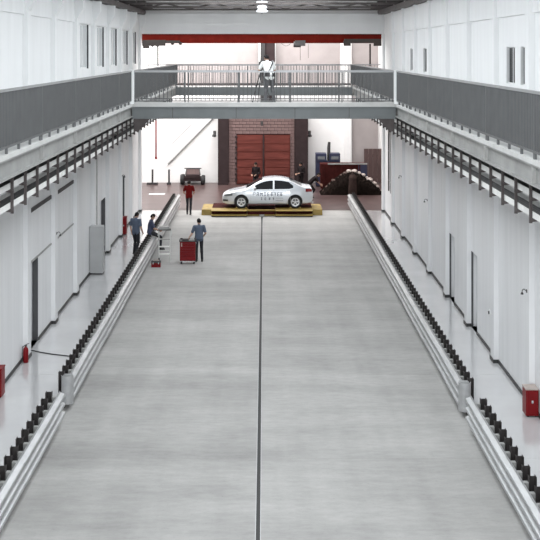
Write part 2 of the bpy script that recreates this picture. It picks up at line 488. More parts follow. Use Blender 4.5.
YG0 = 8.0
for side, xf in ((-1, XL), (1, XR)):
    nm = 'with the tall narrow windows' if side < 0 else 'with the small square windows'
    g = thing('gallery_walkway', 'long upper walkway with pale edge beam along the white wall ' + nm, 'walkway')
    xi = side * GX; xo = xf - side * .001
    xa, xb = sorted((xi, xo)); m = MB(); m.box(xa, xb, YG0, 55.0, ZD - .07, ZD); m.build('deck', M_deck, g)
    m = MB(); xa, xb = sorted((xi - side * .03, xi + side * .12)); m.box(xa, xb, YG0, 55.0, ZD - .05, ZD + .025); m.build('edge_angle', M_deck, g)
    # I-beam
    X = lambda a: xi + side * a
    m = MB()
    for (a, b, z0, z1) in ((-.02, .14, ZD - .08, ZD - .05), (.05, .07, ZD - .36, ZD - .08), (-.03, .16, ZD - .39, ZD - .36)):
        xa, xb = sorted((X(a), X(b))); m.box(xa, xb, YG0, 55.0, z0, z1)
    m.build('edge_beam', M_beam, g)
    xa, xb = sorted((X(-.015), X(.05))); m = MB(); m.box(xa, xb, -.05, .05, ZD - .36, ZD - .08); st = m.mesh('stiffener', M_block)
    xa, xb = sorted((X(.1), xf)); m = MB(); m.box(xa, xb, -.06, .06, ZD - .36, ZD - .07); cj = m.mesh('cross_joist', M_beam)
    for yc in COLS:
        if yc > YG0: link('stiffener', st, g, (0, yc, 0)); link('cross_joist', cj, g, (0, yc, 0))
    r = thing('gallery_railing', 'long grey baluster railing on the walkway below the white wall ' + nm, 'railing')
    railing(r, (xi + side * .03, YG0), (xi + side * .03, 54.6), ZD + .025, [COLS[i] - YG0 for i in range(12) if COLS[i] > YG0], .105, flat=.036)
    # cable rack below the walkway edge
    c = thing('cable_rack', 'two-tier cable rack hung under the walkway along the wall ' + nm, 'cable rack')
    xh = side * 4.47
    hm = MB(); xs = lambda a, b: sorted((side * a, side * b))
    a, b = xs(0, .05); hm.box(a, b, -.022, .022, -1.16, -.38)
    hme = hm.mesh('hanger', M_hanger)
    TZ = (-.72, -1.07)
    ame = MB().extr([(side * .05, -.07), (side * .42, -.02), (side * .42, 0), (side * .05, 0)], 'y', -.025, .025).mesh('bracket_arm', M_hanger)
    y = 12.0
    while y < 54.5:
        h = link('hanger', hme, c, (xh, y, ZD)); [link('bracket_arm', ame, h, (0, 0, z)) for z in TZ]; y += 1.09
    for z in TZ:
        m = MB()
        for aa, bb, z0, z1 in ((.052, .062, 0, .11), (.40, .41, 0, .12), (.065, .40, 0, .01)):
            a, b = sorted((xh + side * aa, xh + side * bb)); m.box(a, b, 11.6, 54.6, ZD + z + z0, ZD + z + z1)
        tr = m.build('tray', M_tray, c)
        m = MB()
        for k in range(5): m.tube((xh + side * (.11 + .06 * k), 11.7, ZD + z + .04), (xh + side * (.11 + .06 * k), 54.5, ZD + z + .04), .025, n=6)
        m.build('cable_bundle', M_cable, tr)

# cross bridge
b = thing('cross_bridge', 'grey steel footbridge crossing the hall above the test lane', 'bridge')
m = MB(); m.box(-GX, GX, BR0, BR1, ZD - .06, ZD + .01); m.build('deck', M_deck, b)
for yb_ in (BR0, BR1 - .12):
    m = MB(); m.box(-GX, GX, yb_, yb_ + .12, ZD - .09, ZD - .06).box(-GX, GX, yb_ + .03, yb_ + .09, ZD - .42, ZD - .09).box(-GX, GX, yb_, yb_ + .12, ZD - .45, ZD - .42)
    m.build('main_beam', M_bridge, b)
m = MB(); m.box(-.008, .008, -.004, 0, ZD - .42, ZD - .09); sm = m.mesh('plate_seam', M_hanger)
for x in (-2.95, -.9, 1.0, 2.75): link('plate_seam', sm, b, (x, BR0 + .03, 0))
for s_ in (-1, 1):
    m = MB(); m.extr([(s_ * 3.68, ZD - .45), (s_ * 4.2, ZD - .45), (s_ * 4.2, ZD - .86), (s_ * 4.06, ZD - .86)], 'y', BR0 + .02, BR0 + .10); m.build('knee_gusset', M_hanger, b)
m = MB(); m.box(-GX, GX, BR0, BR0 + .02, ZD + .01, ZD + .09); m.build('kick_plate', M_deck, b)
r = thing('bridge_railing', 'grey railing with white corner posts on the near edge of the footbridge', 'railing')
railing(r, (-4.2, BR0 + .04), (4.2, BR0 + .04), ZD + .01, [1.65, 3.36, 5.06, 6.72], .135, stub=0, bw=.017)
m = MB(); m.box(-.06, .06, -.06, .06, 0, 1.09); wp = m.mesh('corner_post', M_white)
for x in (-4.26, 4.26): link('corner_post', wp, r, (x, BR0 + .04, ZD + .03))
r = thing('bridge_railing', 'plain grey railing behind the photographer on the footbridge', 'railing')
railing(r, (-4.2, BR1 - .05), (4.2, BR1 - .05), ZD + .01, [1.65, 3.36, 5.06, 6.72], .135, stub=0, bw=.015)

# rear gallery across the hall's open end
g = thing('rear_gallery', 'grey gallery across the open end of the hall above the car', 'walkway')
m = MB(); m.box(-GX, GX, 53.0, 55.0, ZD - .07, ZD); m.build('deck', M_deck, g)
m = MB(); m.box(-GX, GX, 52.94, 53.06, ZD - .40, ZD + .0); m.build('edge_beam', M_bridge, g)
r = thing('gallery_railing', 'grey baluster railing on the near edge of the rear gallery', 'railing')
railing(r, (-4.2, 53.05), (4.2, 53.05), ZD, [0, 1.7, 3.4, 5.1, 6.8, 8.4], .13, stub=0, bw=.02)
r = thing('gallery_railing', 'grey baluster railing on the far edge of the rear gallery, wall to wall', 'railing')
railing(r, (XL + .2, 54.9), (XR - .2, 54.9), ZD, [.3, 2.3, 4.3, 6.3, 8.3, 10.3], .15, stub=0, bw=.018)

# ------------------------------------------------------------------ guardrails
def beam_profile(side):
    """thrie-beam section, closed thin profile in (x outward from face, z)"""
    pts = []
    N = 37
    for i in range(N):
        t = i / (N - 1); z = .16 + .58 * t
        c = math.cos(2 * PI * 3 * t)          # -1 on the three crests
        x = .055 * max(-1, min(1, 1.6 * c))
        pts.append((x, z))
    prof = [(side * (4.30 + x), z) for x, z in pts] + [(side * (4.30 + x + .008), z) for x, z in reversed(pts)]
    return prof


def guardrail(side, y0, y1, label, nose):
    g = thing('guardrail', label, 'guardrail', group='guardrails beside the lane')
    prof = beam_profile(side)
    y = y1; i = 0
    while y > y0 + .1:
        ya = max(y0, y - 3.75 - .15)
        dx = side * (.006 if i % 2 else 0)
        m = MB(); m.extr([(a + dx, z) for a, z in prof], 'y', ya, y)
        o = m.build('beam', M_steel, g); smooth_angle(o, 35)
        y -= 3.75; i += 1
    # H-section post, block-out
    a = .065
    H = [(-a, -a), (a, -a), (a, -a + .012), (.006, -a + .012), (.006, a - .012), (a, a - .012), (a, a), (-a, a), (-a, a - .012), (-.006, a - .012), (-.006, -a + .012), (-a, -a + .012)]
    H = [(q, p) for p, q in H]
    m = MB(); m.extr(H, 'z', 0, .80); m.box(-.075, .075, -.075, .075, 0, .015); pm = m.mesh('post', M_post)
    m = MB(); m.box(-.055, .055, -.05, .05, .20, .70); bm_ = m.mesh('block_out', M_block)
    yy = y0 + .12
    while yy < y1:
        p = link('post', pm, g, (side * 4.545, yy, 0)); link('block_out', bm_, p, (-side * .125, 0, 0))
        yy += .46
    if nose:
        m = MB()
        cx = side * 4.39; n = 14; R = .135
        arc = [(cx + R * math.cos(t), y0 - .02 + R * math.sin(t)) for t in [PI + PI * k / n for k in range(n + 1)]]
        arc2 = [(cx + (R - .012) * math.cos(t), y0 - .02 + (R - .012) * math.sin(t)) for t in [2 * PI - PI * k / n for k in range(n + 1)]]
        m.extr(arc + arc2, 'z', .14, .76)
        o = m.build('end_nose', M_steel, g); smooth_angle(o, 35)
        m = MB(); m.box(cx - .1, cx + .1, y0 - .03, y0 + .12, .72, .75); m.build('nose_plate', M_steel, g)
    return g


guardrail(-1, 24.6, 56.0, 'long corrugated steel guardrail with rounded end, the one the men stand beside', True)
guardrail(1, 24.1, 56.0, 'long corrugated steel guardrail with rounded end, leading to the dark heap', True)
guardrail(-1, 13.0, 23.5, 'short corrugated steel guardrail run opposite the fire extinguisher and red box', False)
guardrail(1, 13.0, 23.2, 'short corrugated steel guardrail run facing the wall with small square windows', False)

# ------------------------------------------------------------------ rear hall
FW = 66.9
m = MB(); m.box(-22, 22, FW, FW + .3, -.1, 12.6); struct(m.build('wall_far', M_farwall))
m = MB(); m.box(-22.3, -22, Y1 + .3, FW + .3, -.1, 12.6); struct(m.build('wall_far_left', M_farwall))
m = MB(); m.box(22, 22.3, Y1 + .3, FW + .3, -.1, 12.6); struct(m.build('wall_far_right', M_farwall))
m = MB(); m.box(-22, XL - .45, Y1, Y1 + .3, -.1, 12.6); m.box(XR + .45, 22, Y1, Y1 + .3, -.1, 12.6); m.box(XL - .45, XR + .45, Y1, Y1 + .3, ZC, 12.6); struct(m.build('wall_front_rear_hall', M_farwall))
m = MB(); m.box(-22, 22, Y1, FW, 12.5, 12.7); struct(m.build('ceiling_rear_hall', M_ceil))
FS = F / FW


def fx(px, d=FW): return (px - VPX) * d / F


def fz(py, d=FW): return CAM_H - (py - VPY) * d / F


# pale wall panels, pilasters
for k, (a, b_, z0, z1) in enumerate(((166, 258, 5.7, 9.6), (276, 340, 5.7, 9.6), (352, 378, .3, 9.6))):
    m = MB(); m.box(fx(a), fx(b_), FW - .05, FW - .001, z0, z1); struct(m.build('trim_%d' % (k + 1), M_pinkwall))
m = MB(); m.box(fx(344), fx(351), FW - .22, FW - .001, 0, 9.8); struct(m.build('trim_4', M_farwall))
# doorhouse
dh = thing('doorhouse', 'brick faced gate house with dark pillars and a red double door', 'gate house')
D0 = 65.9
ds = D0 / F
m = MB(); m.box(fx(219, D0), fx(307, D0), D0 + .12, FW - .06, 0, 4.35); m.build('core_wall', M_frame, dh)
for a, b_ in ((218, 228.5), (295, 308)):
    m = MB(); m.box(fx(a, D0), fx(b_, D0), D0 - .15, D0 + .12, 0, 4.4); m.build('pillar', M_frame, dh)
# bricks: courses of real pieces round the door
bx0, bx1 = fx(228.8, D0), fx(294.7, D0); dx0, dx1 = fx(237, D0), fx(290, D0); dzt = 2.98
bh, bl = .19, .42
bme = MB().box(0, bl - .02, 0, .10, 0, bh - .02).mesh('brick', M_brick)
bme2 = MB().box(0, bl / 2 - .02, 0, .10, 0, bh - .02).mesh('brick_half', M_brick)
row = 0; z = 0
while z < 4.3:
    x = bx0 - (bl / 2 if row % 2 else 0)
    while x < bx1:
        a, e = max(x, bx0), min(x + bl, bx1)
        if z + bh < dzt + .1:
            segs = [(a, min(e, dx0 - .02)), (max(a, dx1 + .02), e)]
        else: segs = [(a, e)]
        for s0, s1 in segs:
            if s1 - s0 < .05: continue
            full = abs((s1 - s0) - bl) < .01
            if full: link('brick', bme, dh, (s0, D0 + .02 + random.uniform(-.008, .008), z))
            else:
                o = link('brick', bme2, dh, (s0, D0 + .02, z)); o.scale.x = (s1 - s0 - .02) / (bl / 2 - .02)
        x += bl
    z += bh; row += 1
for (a, b_) in ((dx0, (dx0 + dx1) / 2 - .05), ((dx0 + dx1) / 2 + .05, dx1)):
    lf = MB().box(a, b_, D0 - .02, D0 + .03, .05, dzt).build('door_leaf', M_reddoor, dh)
    for k in range(6):
        z0 = .12 + k * .47
        MB().box(a + .06, b_ - .06, D0 - .05, D0 - .021, z0, z0 + .40).build('door_panel', M_reddoor, lf)
MB().box((dx0 + dx1) / 2 - .045, (dx0 + dx1) / 2 + .045, D0 - .06, D0 + .02, .02, dzt + .05).build('door_post', M_frame, dh)
for k in range(9):
    MB().box(dx0 - .12, dx0 + .02, D0 - .07, D0 - .01, .25 + k * .32, .36 + k * .32).build('hinge', M_frame, dh)
MB().tube((fx(262, D0), D0 - .06, 3.75), (fx(262, D0), D0 - .25, 3.7), .03).box(fx(262, D0) - .07, fx(262, D0) + .07, D0 - .35, D0 - .2, 3.55, 3.8).build('door_lamp', M_dark, dh)
# central mast above the gate house
mast = thing('steel_mast', 'dark brown steel mast rising behind the photographer', 'mast')
m = MB(); m.box(fx(260.5, D0), fx(265, D0), D0 + .3, D0 + .6, 4.35, 9.3); m.build('mast_flange', M_dark, mast)
m = MB(); m.box(fx(265, D0), fx(275, D0), D0 + .42, D0 + .55, 4.35, 9.3); m.build('mast_web', M_frame, mast)
# wall lamps beside gate house
for k, (px, lb) in enumerate(((214.5, 'small black wall lamp beside the gate house, over the cart'), (309.5, 'small black wall lamp beside the gate house, over the blue machine'))):
    t = thing('wall_lamp', lb, 'lamp')
    X_ = fx(px)
    m = MB(); m.box(X_ - .08, X_ + .08, FW - .05, FW - .001, 2.9, 3.15); m.build('wall_plate', M_dark, t)
    m = MB(); m.path([(X_, FW - .05, 3.05), (X_, FW - .35, 3.15), (X_ , FW - .45, 3.0)], .03); m.build('arm', M_dark, t)
    m = MB(); m.lathe([(.02, .12), (.12, 0), (.12, -.1), (0, -.12)], (X_, FW - .45, 2.92), n=12); m.build('lamp_head', M_dark, t)

# red pipe rail, red hanging pole, diagonal handrails on the far wall
m = MB(); m.tube((fx(175), FW - .2, fz(84)), (fx(350), FW - .2, fz(84)), .06)
for px in (180, 220, 258, 300, 340): m.box(fx(px) - .03, fx(px) + .03, FW - .2, FW - .001, fz(84) - .03, fz(84) + .03)
tag(m.build('wall_pipe', M_redcrane), 'thin red pipe running along the far wall behind the rear gallery', 'pipe')
m = MB(); m.tube((fx(156, 66), 66, fz(157, 66)), (fx(156, 66), 66, 5.6), .045); m.tube((fx(156, 66), 66, fz(157, 66) - .12), (fx(156, 66), 66, fz(157, 66)), .07)
m.box(fx(156, 66) - .06, fx(156, 66) + .06, 66, FW - .001, 5.5, 5.6)
tag(m.build('hanging_pole', M_red), 'thin red pole hanging before the bright far wall', 'pole')
t = thing('stair_handrail', 'pale diagonal handrail climbing the bright far wall', 'handrail')
m = MB(); m.tube((fx(168), FW - .07, fz(164)), (fx(215), FW - .07, fz(116)), .05); m.build('rail', M_block, t)
m = MB(); m.tube((fx(172), FW - .02, fz(143)), (fx(195), FW - .02, fz(120)), .025); m.build('wall_rail', M_white, t)
m = MB()
for k in range(4):
    px = 172 + 12 * k; py = 164 - (px - 168) * 48 / 47; m.tube((fx(px), FW - .07, fz(py)), (fx(px), FW, fz(py)), .02)
m.build('bracket', M_tray, t)

# bollards
for px, lb, base in ((152.5, 'black barrier post on a flat wide foot by the bright wall', .33), (169, 'slim black barrier post near the small cart', .12)):
    t = thing('barrier_post', lb, 'post', (fx(px, 66), 66.0, 0))
    MB().tube((0, 0, .03), (0, 0, .82), .055, n=10).build('pole', M_dark, t)
    MB().box(-base, base, -.16, .16, 0, .10).build('foot', M_dark, t)
    MB().lathe([(.02, 0), (.07, .02), (.07, .06), (0, .08)], (0, 0, .82), n=10).build('cap', M_dark, t)
m = MB(); m.box(fx(149, 61.5), fx(165, 61.5), 61.3, 61.7, 0, .012); tag(m.build('floor_plate', M_pale), 'white plate lying on the brown floor', 'plate')

# small utility cart
t = thing('utility_cart', 'small dark utility cart with windscreen frame parked by the far wall', 'cart', (fx(193, 66.2), 66.15, 0))
MB().box(-.52, .5, -.45, .45, .22, .42).build('chassis', M_frame, t)
MB().extr([(-.45, .42), (.45, .42), (.42, .60), (-.40, .60)], 'y', -.5, .1).build('bonnet', M_frame, t)
m = MB()
for s_ in (-1, 1): m.bar((s_ * .44, -.1, .55), (s_ * .38, .1, .92), .05, .05)
m.bar((-.52, .1, .93), (.50, .1, .93), .05, .06); m.build('windscreen_frame', M_dark, t)
MB().add([(-.42, -.08, .58), (.42, -.08, .58), (.37, .09, .90), (-.37, .09, .90)], [(0, 1, 2, 3)]).build('windscreen', M_board, t)
for s_ in (-1, 1):
    MB().box(s_ * .42 - .08, s_ * .42 + .08, -.53, -.5, .44, .54).build('headlight', M_frame, t)
for x, y, r_ in ((-.62, -.3, .31), (.6, -.3, .25), (-.62, .4, .28), (.6, .4, .25)):
    wh = MB().lathe([(r_ * .5, -.1), (r_ * .9, -.11), (r_, -.06), (r_, .06), (r_ * .9, .11), (r_ * .5, .1)], (x, y, r_), 'x', 16).build('wheel', M_rubber, t)
    MB().lathe([(.02, -.08), (r_ * .5, -.09), (r_ * .5, .09), (.02, .08)], (x, y, r_), 'x', 12).build('hub', M_frame, wh)
MB().box(-.3, .3, .15, .6, .42, .62).build('seat', M_dark, t)

# crane
cr = thing('bridge_crane', 'red overhead crane girder under the white end lintel', 'crane')
YC = 62.0
m = MB(); m.box(-21.99, 21.99, YC - .2, YC + .2, fz(43.2, YC), fz(42, YC)).box(-21.99, 21.99, YC - .08, YC + .08, fz(42, YC), 9.05).box(-21.99, 21.99, YC - .22, YC + .22, 9.05, 9.12)
m.build('girder', M_redcrane, cr)
m = MB(); m.box(fx(143, YC), fx(166, YC), YC - .5, YC - .22, fz(46, YC), fz(40, YC)); m.box(fx(166, YC), fx(180, YC), YC - .45, YC - .22, fz(43, YC), fz(40.5, YC)).box(fx(144, YC), fx(150, YC), YC - .55, YC - .3, fz(48.5, YC), fz(44, YC)); 
for px in (153, 158, 173, 181): m.lathe([(.09, -.05), (.09, .05)], (fx(px, YC), YC - .35, fz(45.5 if px < 160 else 43.5, YC)), 'y', 10)
m.build('end_carriage', M_matt_dark, cr)
m = MB(); m.box(fx(344, YC), fx(381, YC), YC - .5, YC - .22, fz(43, YC), fz(39, YC)).box(fx(343, YC), fx(350, YC), YC - .55, YC - .3, fz(46, YC), fz(41, YC)).box(fx(373, YC), fx(382, YC), YC - .55, YC - .3, fz(46, YC), fz(41, YC))
m.build('end_carriage', M_matt_dark, cr)
for px in (158.5, 369.5):
    MB().tube((fx(px, YC), YC - .35, fz(66, YC)), (fx(px, YC), YC - .35, fz(44, YC)), .045).build('control_pole', M_matt_dark, cr)
m = MB(); m.box(fx(295, YC), fx(305, YC), YC - .55, YC - .2, fz(46, YC), fz(40.5, YC)).lathe([(.16, -.2), (.16, .2)], (fx(297, YC), YC - .4, fz(44.5, YC)), 'x', 12)
ho = m.build('hoist', M_dark, cr)
MB().tube((fx(300, YC), YC - .4, fz(60, YC)), (fx(300, YC), YC - .4, fz(46, YC)), .012).tube((fx(308, YC), YC - .4, fz(58, YC)), (fx(308, YC), YC - .4, fz(44, YC)), .01).build('hoist_cable', M_hanger, ho)
m = MB(); pts = [(fx(281 + k, YC), YC - .3, fz(43 + 3.0 * math.sin(PI * k / 10), YC)) for k in range(11)]; m.path(pts, .012); m.build('festoon_cable', M_dark, cr)

# machines at the far right wall
t = thing('blue_machine', 'dark blue machine cabinet with a black exhaust pipe', 'machine', (fx(328, 65), 65.2, 0))
MB().box(-.72, .70, -.45, .45, .08, 1.5).build('body', M_blue, t)
for x0, x1 in ((-.72, -.10), (.08, .70)):
    h = MB().box(x0, x1, -.48, .42, 1.5, 1.95).build('head_unit', M_blue, t)
    MB().box(x0 + .1, x1 - .1, -.50, -.48, 1.62, 1.8).build('panel', M_lampglass, h)
MB().tube((.05, -.1, 1.45), (.05, -.1, 2.3), .10, n=10).tube((.05, -.1, 2.3), (.08, -.1, 2.62), .10, .08, n=10).build('exhaust_pipe', M_dark, t)
for x in (-.6, .6): MB().box(x - .1, x + .1, -.4, .4, 0, .08).build('foot', M_dark, t)
t = thing('steel_bin', 'long dark maroon steel bin with a pale rim behind the heap', 'bin', (fx(343, 63.6), 63.7, 0))
MB().extr([(-1.3, .1), (1.3, .1), (1.32, 1.5), (-1.32, 1.5)], 'y', -.5, .5).build('body', M_maroon, t)
MB().box(-.9, 1.36, -.56, -.5, 1.48, 1.56).build('rim', M_block, t)
MB().box(.85, 1.35, -.54, -.5, .15, 1.48).build('end_plate', M_blue, t)
for k in range(5): MB().box(-1.1 + k * .5, -1.04 + k * .5, -.55, -.5, .12, 1.48).build('rib', M_maroon, t)
for x in (-1.1, 1.1): MB().box(x - .15, x + .15, -.45, .45, 0, .1).build('skid', M_dark, t)
t = thing('wooden_board', 'large reddish brown board crate leaning by the far white wall', 'board', (fx(375, 66.4), 66.45, 0))
for k in range(5): MB().box(-.66 + k * .265, -.66 + k * .265 + .255, -.06, 0, .05, 2.1).build('plank', M_board, t)
MB().box(-.64, .64, 0, .05, .3, .45).box(-.64, .64, 0, .05, 1.6, 1.75).build('batten', M_frame, t)
for x in (-.55, .55): MB().box(x - .06, x + .06, -.2, .2, 0, .06).build('foot', M_frame, t)

# dark heap with pale blocks
rnd = random.Random(3)
HX, HY = fx(352, 61.6), 61.9
nx, ny = 44, 18
vs = []; fs = []
for j in range(ny + 1):
    for i in range(nx + 1):
        u = -1 + 2 * i / nx; v = -1 + 2 * j / ny
        hgt = max(0, 1 - abs(u) ** 1.6) * max(0, 1 - v * v * .98) ** .5 * 1.25
        if 0 < i < nx and 0 < j < ny: hgt += rnd.uniform(-.05, .06)
        if i in (0, nx) or j in (0, ny): hgt = 0
        vs.append((u * 1.78, v * .85, max(0, hgt)))
for j in range(ny):
    for i in range(nx):
        a = j * (nx + 1) + i; fs.append((a, a + 1, a + nx + 2, a + nx + 1))
fs.append(tuple(range(nx, -1, -1)))
m = MB(); m.add(vs, fs)
tag(m.build('netted_heap', M_net, None, False, (HX, HY, 0)), 'dark netted heap at the end of the guardrail', 'heap')
for k in range(17):
    u = -.93 + 1.86 * k / 16
    if abs(u) < .06: continue
    z_ = (1 - abs(u) ** 1.6) * 1.25
    big = 1.5 if abs(u) < .2 else (rnd.uniform(.6, 1.5) if u > .2 else rnd.uniform(.5, .9))
    m = MB(); r_ = rnd.uniform(.085, .12) * big
    m.ell((0, 0, 0), (r_ * 1.25, r_, r_ * .85), 9, 6, 0, .16, rnd)
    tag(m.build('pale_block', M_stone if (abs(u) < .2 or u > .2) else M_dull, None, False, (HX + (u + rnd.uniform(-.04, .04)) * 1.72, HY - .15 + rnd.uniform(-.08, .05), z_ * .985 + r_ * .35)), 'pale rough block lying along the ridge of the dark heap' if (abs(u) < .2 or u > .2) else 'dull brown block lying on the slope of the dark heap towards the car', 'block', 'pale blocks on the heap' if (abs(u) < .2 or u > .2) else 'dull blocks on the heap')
t = thing('standing_sack', 'brown standing sack propped in front of the dark heap', 'sack', (fx(353, 60.6), 60.75, 0))
MB().lathe([(.20, 0), (.25, .1), (.24, .5), (.20, .85), (.23, 1.0), (.16, 1.12), (.09, 1.18)], n=16).build('body', M_sack, t, True)
MB().lathe([(.09, 1.18), (.05, 1.22), (.11, 1.33), (.0, 1.34)], n=12).build('tied_neck', M_sack, t, True)
MB().lathe([(.075, 1.19), (.085, 1.2), (.075, 1.22)], n=12).build('tie', M_frame, t)

# ------------------------------------------------------------------ crash sled
YT = 53.0
sled = thing('crash_sled', 'low yellow steel sled carrying the silver car', 'sled', (0, YT, 0))
Z1 = .30
for a, b_ in ((-2.55, -.80), (.55, 2.36)):
    p = MB().box(a, b_, 0, 1.0, .275, Z1).build('front_beam', M_yellow, sled)
    MB().box(a + .03, b_ - .03, .22, .34, .12, .275).build('beam_web', M_maroon, p)
    MB().box(a, b_, .0, .30, .05, .12).build('bottom_flange', M_yellow, p)
    MB().box(a + .02, b_ - .02, .04, .28, 0.0, .05).build('slide_shoe', M_dark, p)
    MB().box(a, b_, 1.02, 2.8, .24, .285).build('deck_plate', M_maroon, sled)  # dark colour stands for the shadow under the car
    MB().box(a + .1, b_ - .1, .5, 2.7, 0, .235).build('cradle', M_dark, sled)
c = MB().box(-.79, .54, .25, .40, .25, .31).build('centre_beam', M_yellow, sled)
MB().box(-.79, .54, .30, .38, .08, .25).build('centre_web', M_maroon, c)
MB().box(-.79, .54, .24, .40, .03, .08).build('centre_flange', M_yellow, c)
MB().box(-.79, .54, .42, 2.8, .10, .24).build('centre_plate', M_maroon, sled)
MB().box(-.22, .02, .05, .24, .01, .09).build('tow_shoe', M_block, sled)
for a, b_ in ((-3.04, -2.56), (2.37, 2.84)):
    MB().extr([(.55, .0), (2.6, .0), (2.6, .27), (.65, .27)], 'x', a, b_).build('end_flap', M_yellow, sled)
CARX, CARY = .17, 54.68
CZ = Z1
for wx in (-1.28, 1.36):
    for dx in (-.25, .25):
        MB().extr([(wx + CARX + dx - .10, .285), (wx + CARX + dx + .10, .285), (wx + CARX + dx - math.copysign(.03, dx), .40)], 'y', .55, .72).build('wheel_chock', M_yellow, sled)

# ------------------------------------------------------------------ car
CL = 4.47
ZT = [(0, .50), (.04, .60), (.12, .67), (.3, .75), (.6, .83), (.9, .89), (1.15, .94), (1.35, 1.05), (1.6, 1.20), (1.85, 1.33), (2.05, 1.40), (2.3, 1.445), (2.6, 1.46), (2.95, 1.44), (3.25, 1.38), (3.5, 1.28), (3.75, 1.155), (3.95, 1.06), (4.15, 1.025), (4.33, 1.01), (4.41, .95), (4.45, .84), (4.47, .70)]
ZB = [(0, .30), (.05, .22), (.3, .18), (.9, .18), (3.7, .19), (4.2, .22), (4.4, .28), (4.47, .38)]
HW = [(0, .50), (.05, .60), (.15, .70), (.35, .79), (.7, .845), (1.2, .865), (3.4, .865), (3.9, .84), (4.2, .79), (4.4, .70), (4.47, .58)]


def itp(tab, u):
    return float(np.interp(u, [a for a, _ in tab], [b for _, b in tab]))


def side_y(u, z):
    hw = itp(HW, u)
    if z < .92:
        return hw * (1 - .35 * max(0, .34 - z) ** 1.2 - .22 * max(0, z - .62) ** 1.5)
    base = side_y(u, .9199)
    return base - (z - .92) * .42 * hw


def section(u):
    zt, zb = itp(ZT, u), itp(ZB, u)
    ze = zt - .055 if zt > .5 else zt - .03
    zs = [zb + (ze - zb) * k for k in (0, .05, .14, .26, .4, .52, .64, .76, .88, .95, 1)]
    half = [(side_y(u, zb) * .55, zb - .0), (side_y(u, zs[0]) * .93, zb)]
    half += [(side_y(u, q), q) for q in zs[1:]]
    ye = side_y(u, ze)
    half += [(ye * .95, zt - .025), (ye * .84, zt - .006), (ye * .5, zt + .004), (0, zt + .010)]
    half = [(0, zb)] + half
    return half


car = thing('sedan_car', 'silver white sedan with dark lettering on its doors on the yellow sled', 'car', (CARX, CARY, CZ))


def cx(u): return u - CL / 2 - .0


us = sorted(set([round(float(x), 3) for x in np.linspace(0, CL, 64)] + [a for a, _ in ZT]))
m = MB(); rings = []
for u in us:
    h = section(u)
    loop = [(cx(u), -y, z) for y, z in h] + [(cx(u), y, z) for y, z in h[-2:0:-1]]
    rings.append(loop)
nr = len(rings[0])
vs = [p for r in rings for p in r]
fs = []
for i in range(len(rings) - 1):
    for k in range(nr):
        fs.append((i * nr + k, i * nr + (k + 1) % nr, (i + 1) * nr + (k + 1) % nr, (i + 1) * nr + k))
fs.append(tuple(range(nr))); fs.append(tuple(range((len(rings) - 1) * nr, len(rings) * nr))[::-1])
m.add(vs, fs)
body_me = m.mesh('body', M_carpaint, True)
body = link('body', body_me, car)
WX = (-1.28, 1.36); WR = .305
cut = MB()
for wx in WX:
    for s_ in (-1, 1): cut.lathe([(.365, s_ * .55), (.365, s_ * 1.1)], (wx, 0, WR + .01), 'y', 40)
cme = cut.mesh('cutter', M_carpaint)
cut_o = link('cutter', cme, car)
bpy.context.view_layer.update()
bo = body.modifiers.new('cut', 'BOOLEAN'); bo.object = cut_o; bo.operation = 'DIFFERENCE'; bo.solver = 'EXACT'
dg = bpy.context.evaluated_depsgraph_get()
nm_ = bpy.data.meshes.new_from_object(body.evaluated_get(dg))
body.modifiers.clear(); body.data = nm_
bpy.data.objects.remove(cut_o)
smooth_angle(body, 38)


def side_panel(name, mt, u0, u1, lo, hi, off, parent, n=16, both=True):
    for s_ in ((-1, 1) if both else (-1,)):
        m = MB(); vs = []; k = 5
        for i in range(n + 1):
            u = u0 + (u1 - u0) * i / n
            a, b_ = lo(u), hi(u)
            for j in range(k + 1):
                z = a + (b_ - a) * j / k
                vs.append((cx(u), s_ * (side_y(u, z) + off), z))
        fs = [(i * (k + 1) + j, (i + 1) * (k + 1) + j, (i + 1) * (k + 1) + j + 1, i * (k + 1) + j + 1) for i in range(n) for j in range(k)]
        m.add(vs, fs); o = m.build(name, mt, parent, True)


zroof = lambda u: itp(ZT, u) - .115
belt = lambda u: .925 + .012 * (u - 1.5)
side_panel('front_side_window', M_glassd, 1.62, 2.50, belt, lambda u: max(belt(u) + .004, min(zroof(u), 1.36)), .006, body)
side_panel('rear_side_window', M_glassd, 2.58, 3.50, lambda u: belt(u) + max(0, u - 3.3) * .25, lambda u: max(belt(u) + max(0, u - 3.3) * .25 + .004, min(zroof(u) + .01, 1.36) - max(0, u - 3.3) * .4), .006, body)
for u in (2.54,):
    side_panel('door_pillar', M_carpaint, u - .03, u + .03, belt, lambda q: 1.35, .009, body, 2)
# door gaps, sill, handles
for u in (1.42, 2.54, 3.36):
    side_panel('door_gap', M_block, u - .006, u + .006, lambda q: .30, lambda q: .91, .003, body, 1)
side_panel('sill_strip', M_lampglass, .95, 3.2, lambda q: .195, lambda q: .235, .004, body)
for u in (2.25, 3.15):
    side_panel('door_handle', M_chrome, u, u + .17, lambda q: .80, lambda q: .825, .018, body, 2)
# windscreen and rear window laid on the top surface
for name, ua, ub in (('windscreen', 1.20, 1.98), ('rear_window', 3.32, 3.92)):
    m = MB(); vs = []; n_ = 10
    for i in range(n_ + 1):
        u = ua + (ub - ua) * i / n_; zt = itp(ZT, u); ye = side_y(u, zt - .055) * .86
        for y in (-1, -.5, 0, .5, 1):
            z = np.interp(abs(y), [0, .58, 1], [zt + .010, zt + .004, zt - .010])
            vs.append((cx(u), y * ye, float(z) + .008))
    fs = [(i * 5 + j, (i + 1) * 5 + j, (i + 1) * 5 + j + 1, i * 5 + j + 1) for i in range(n_) for j in range(4)]
    m.add(vs, fs); m.build(name, M_glassd, body, True)
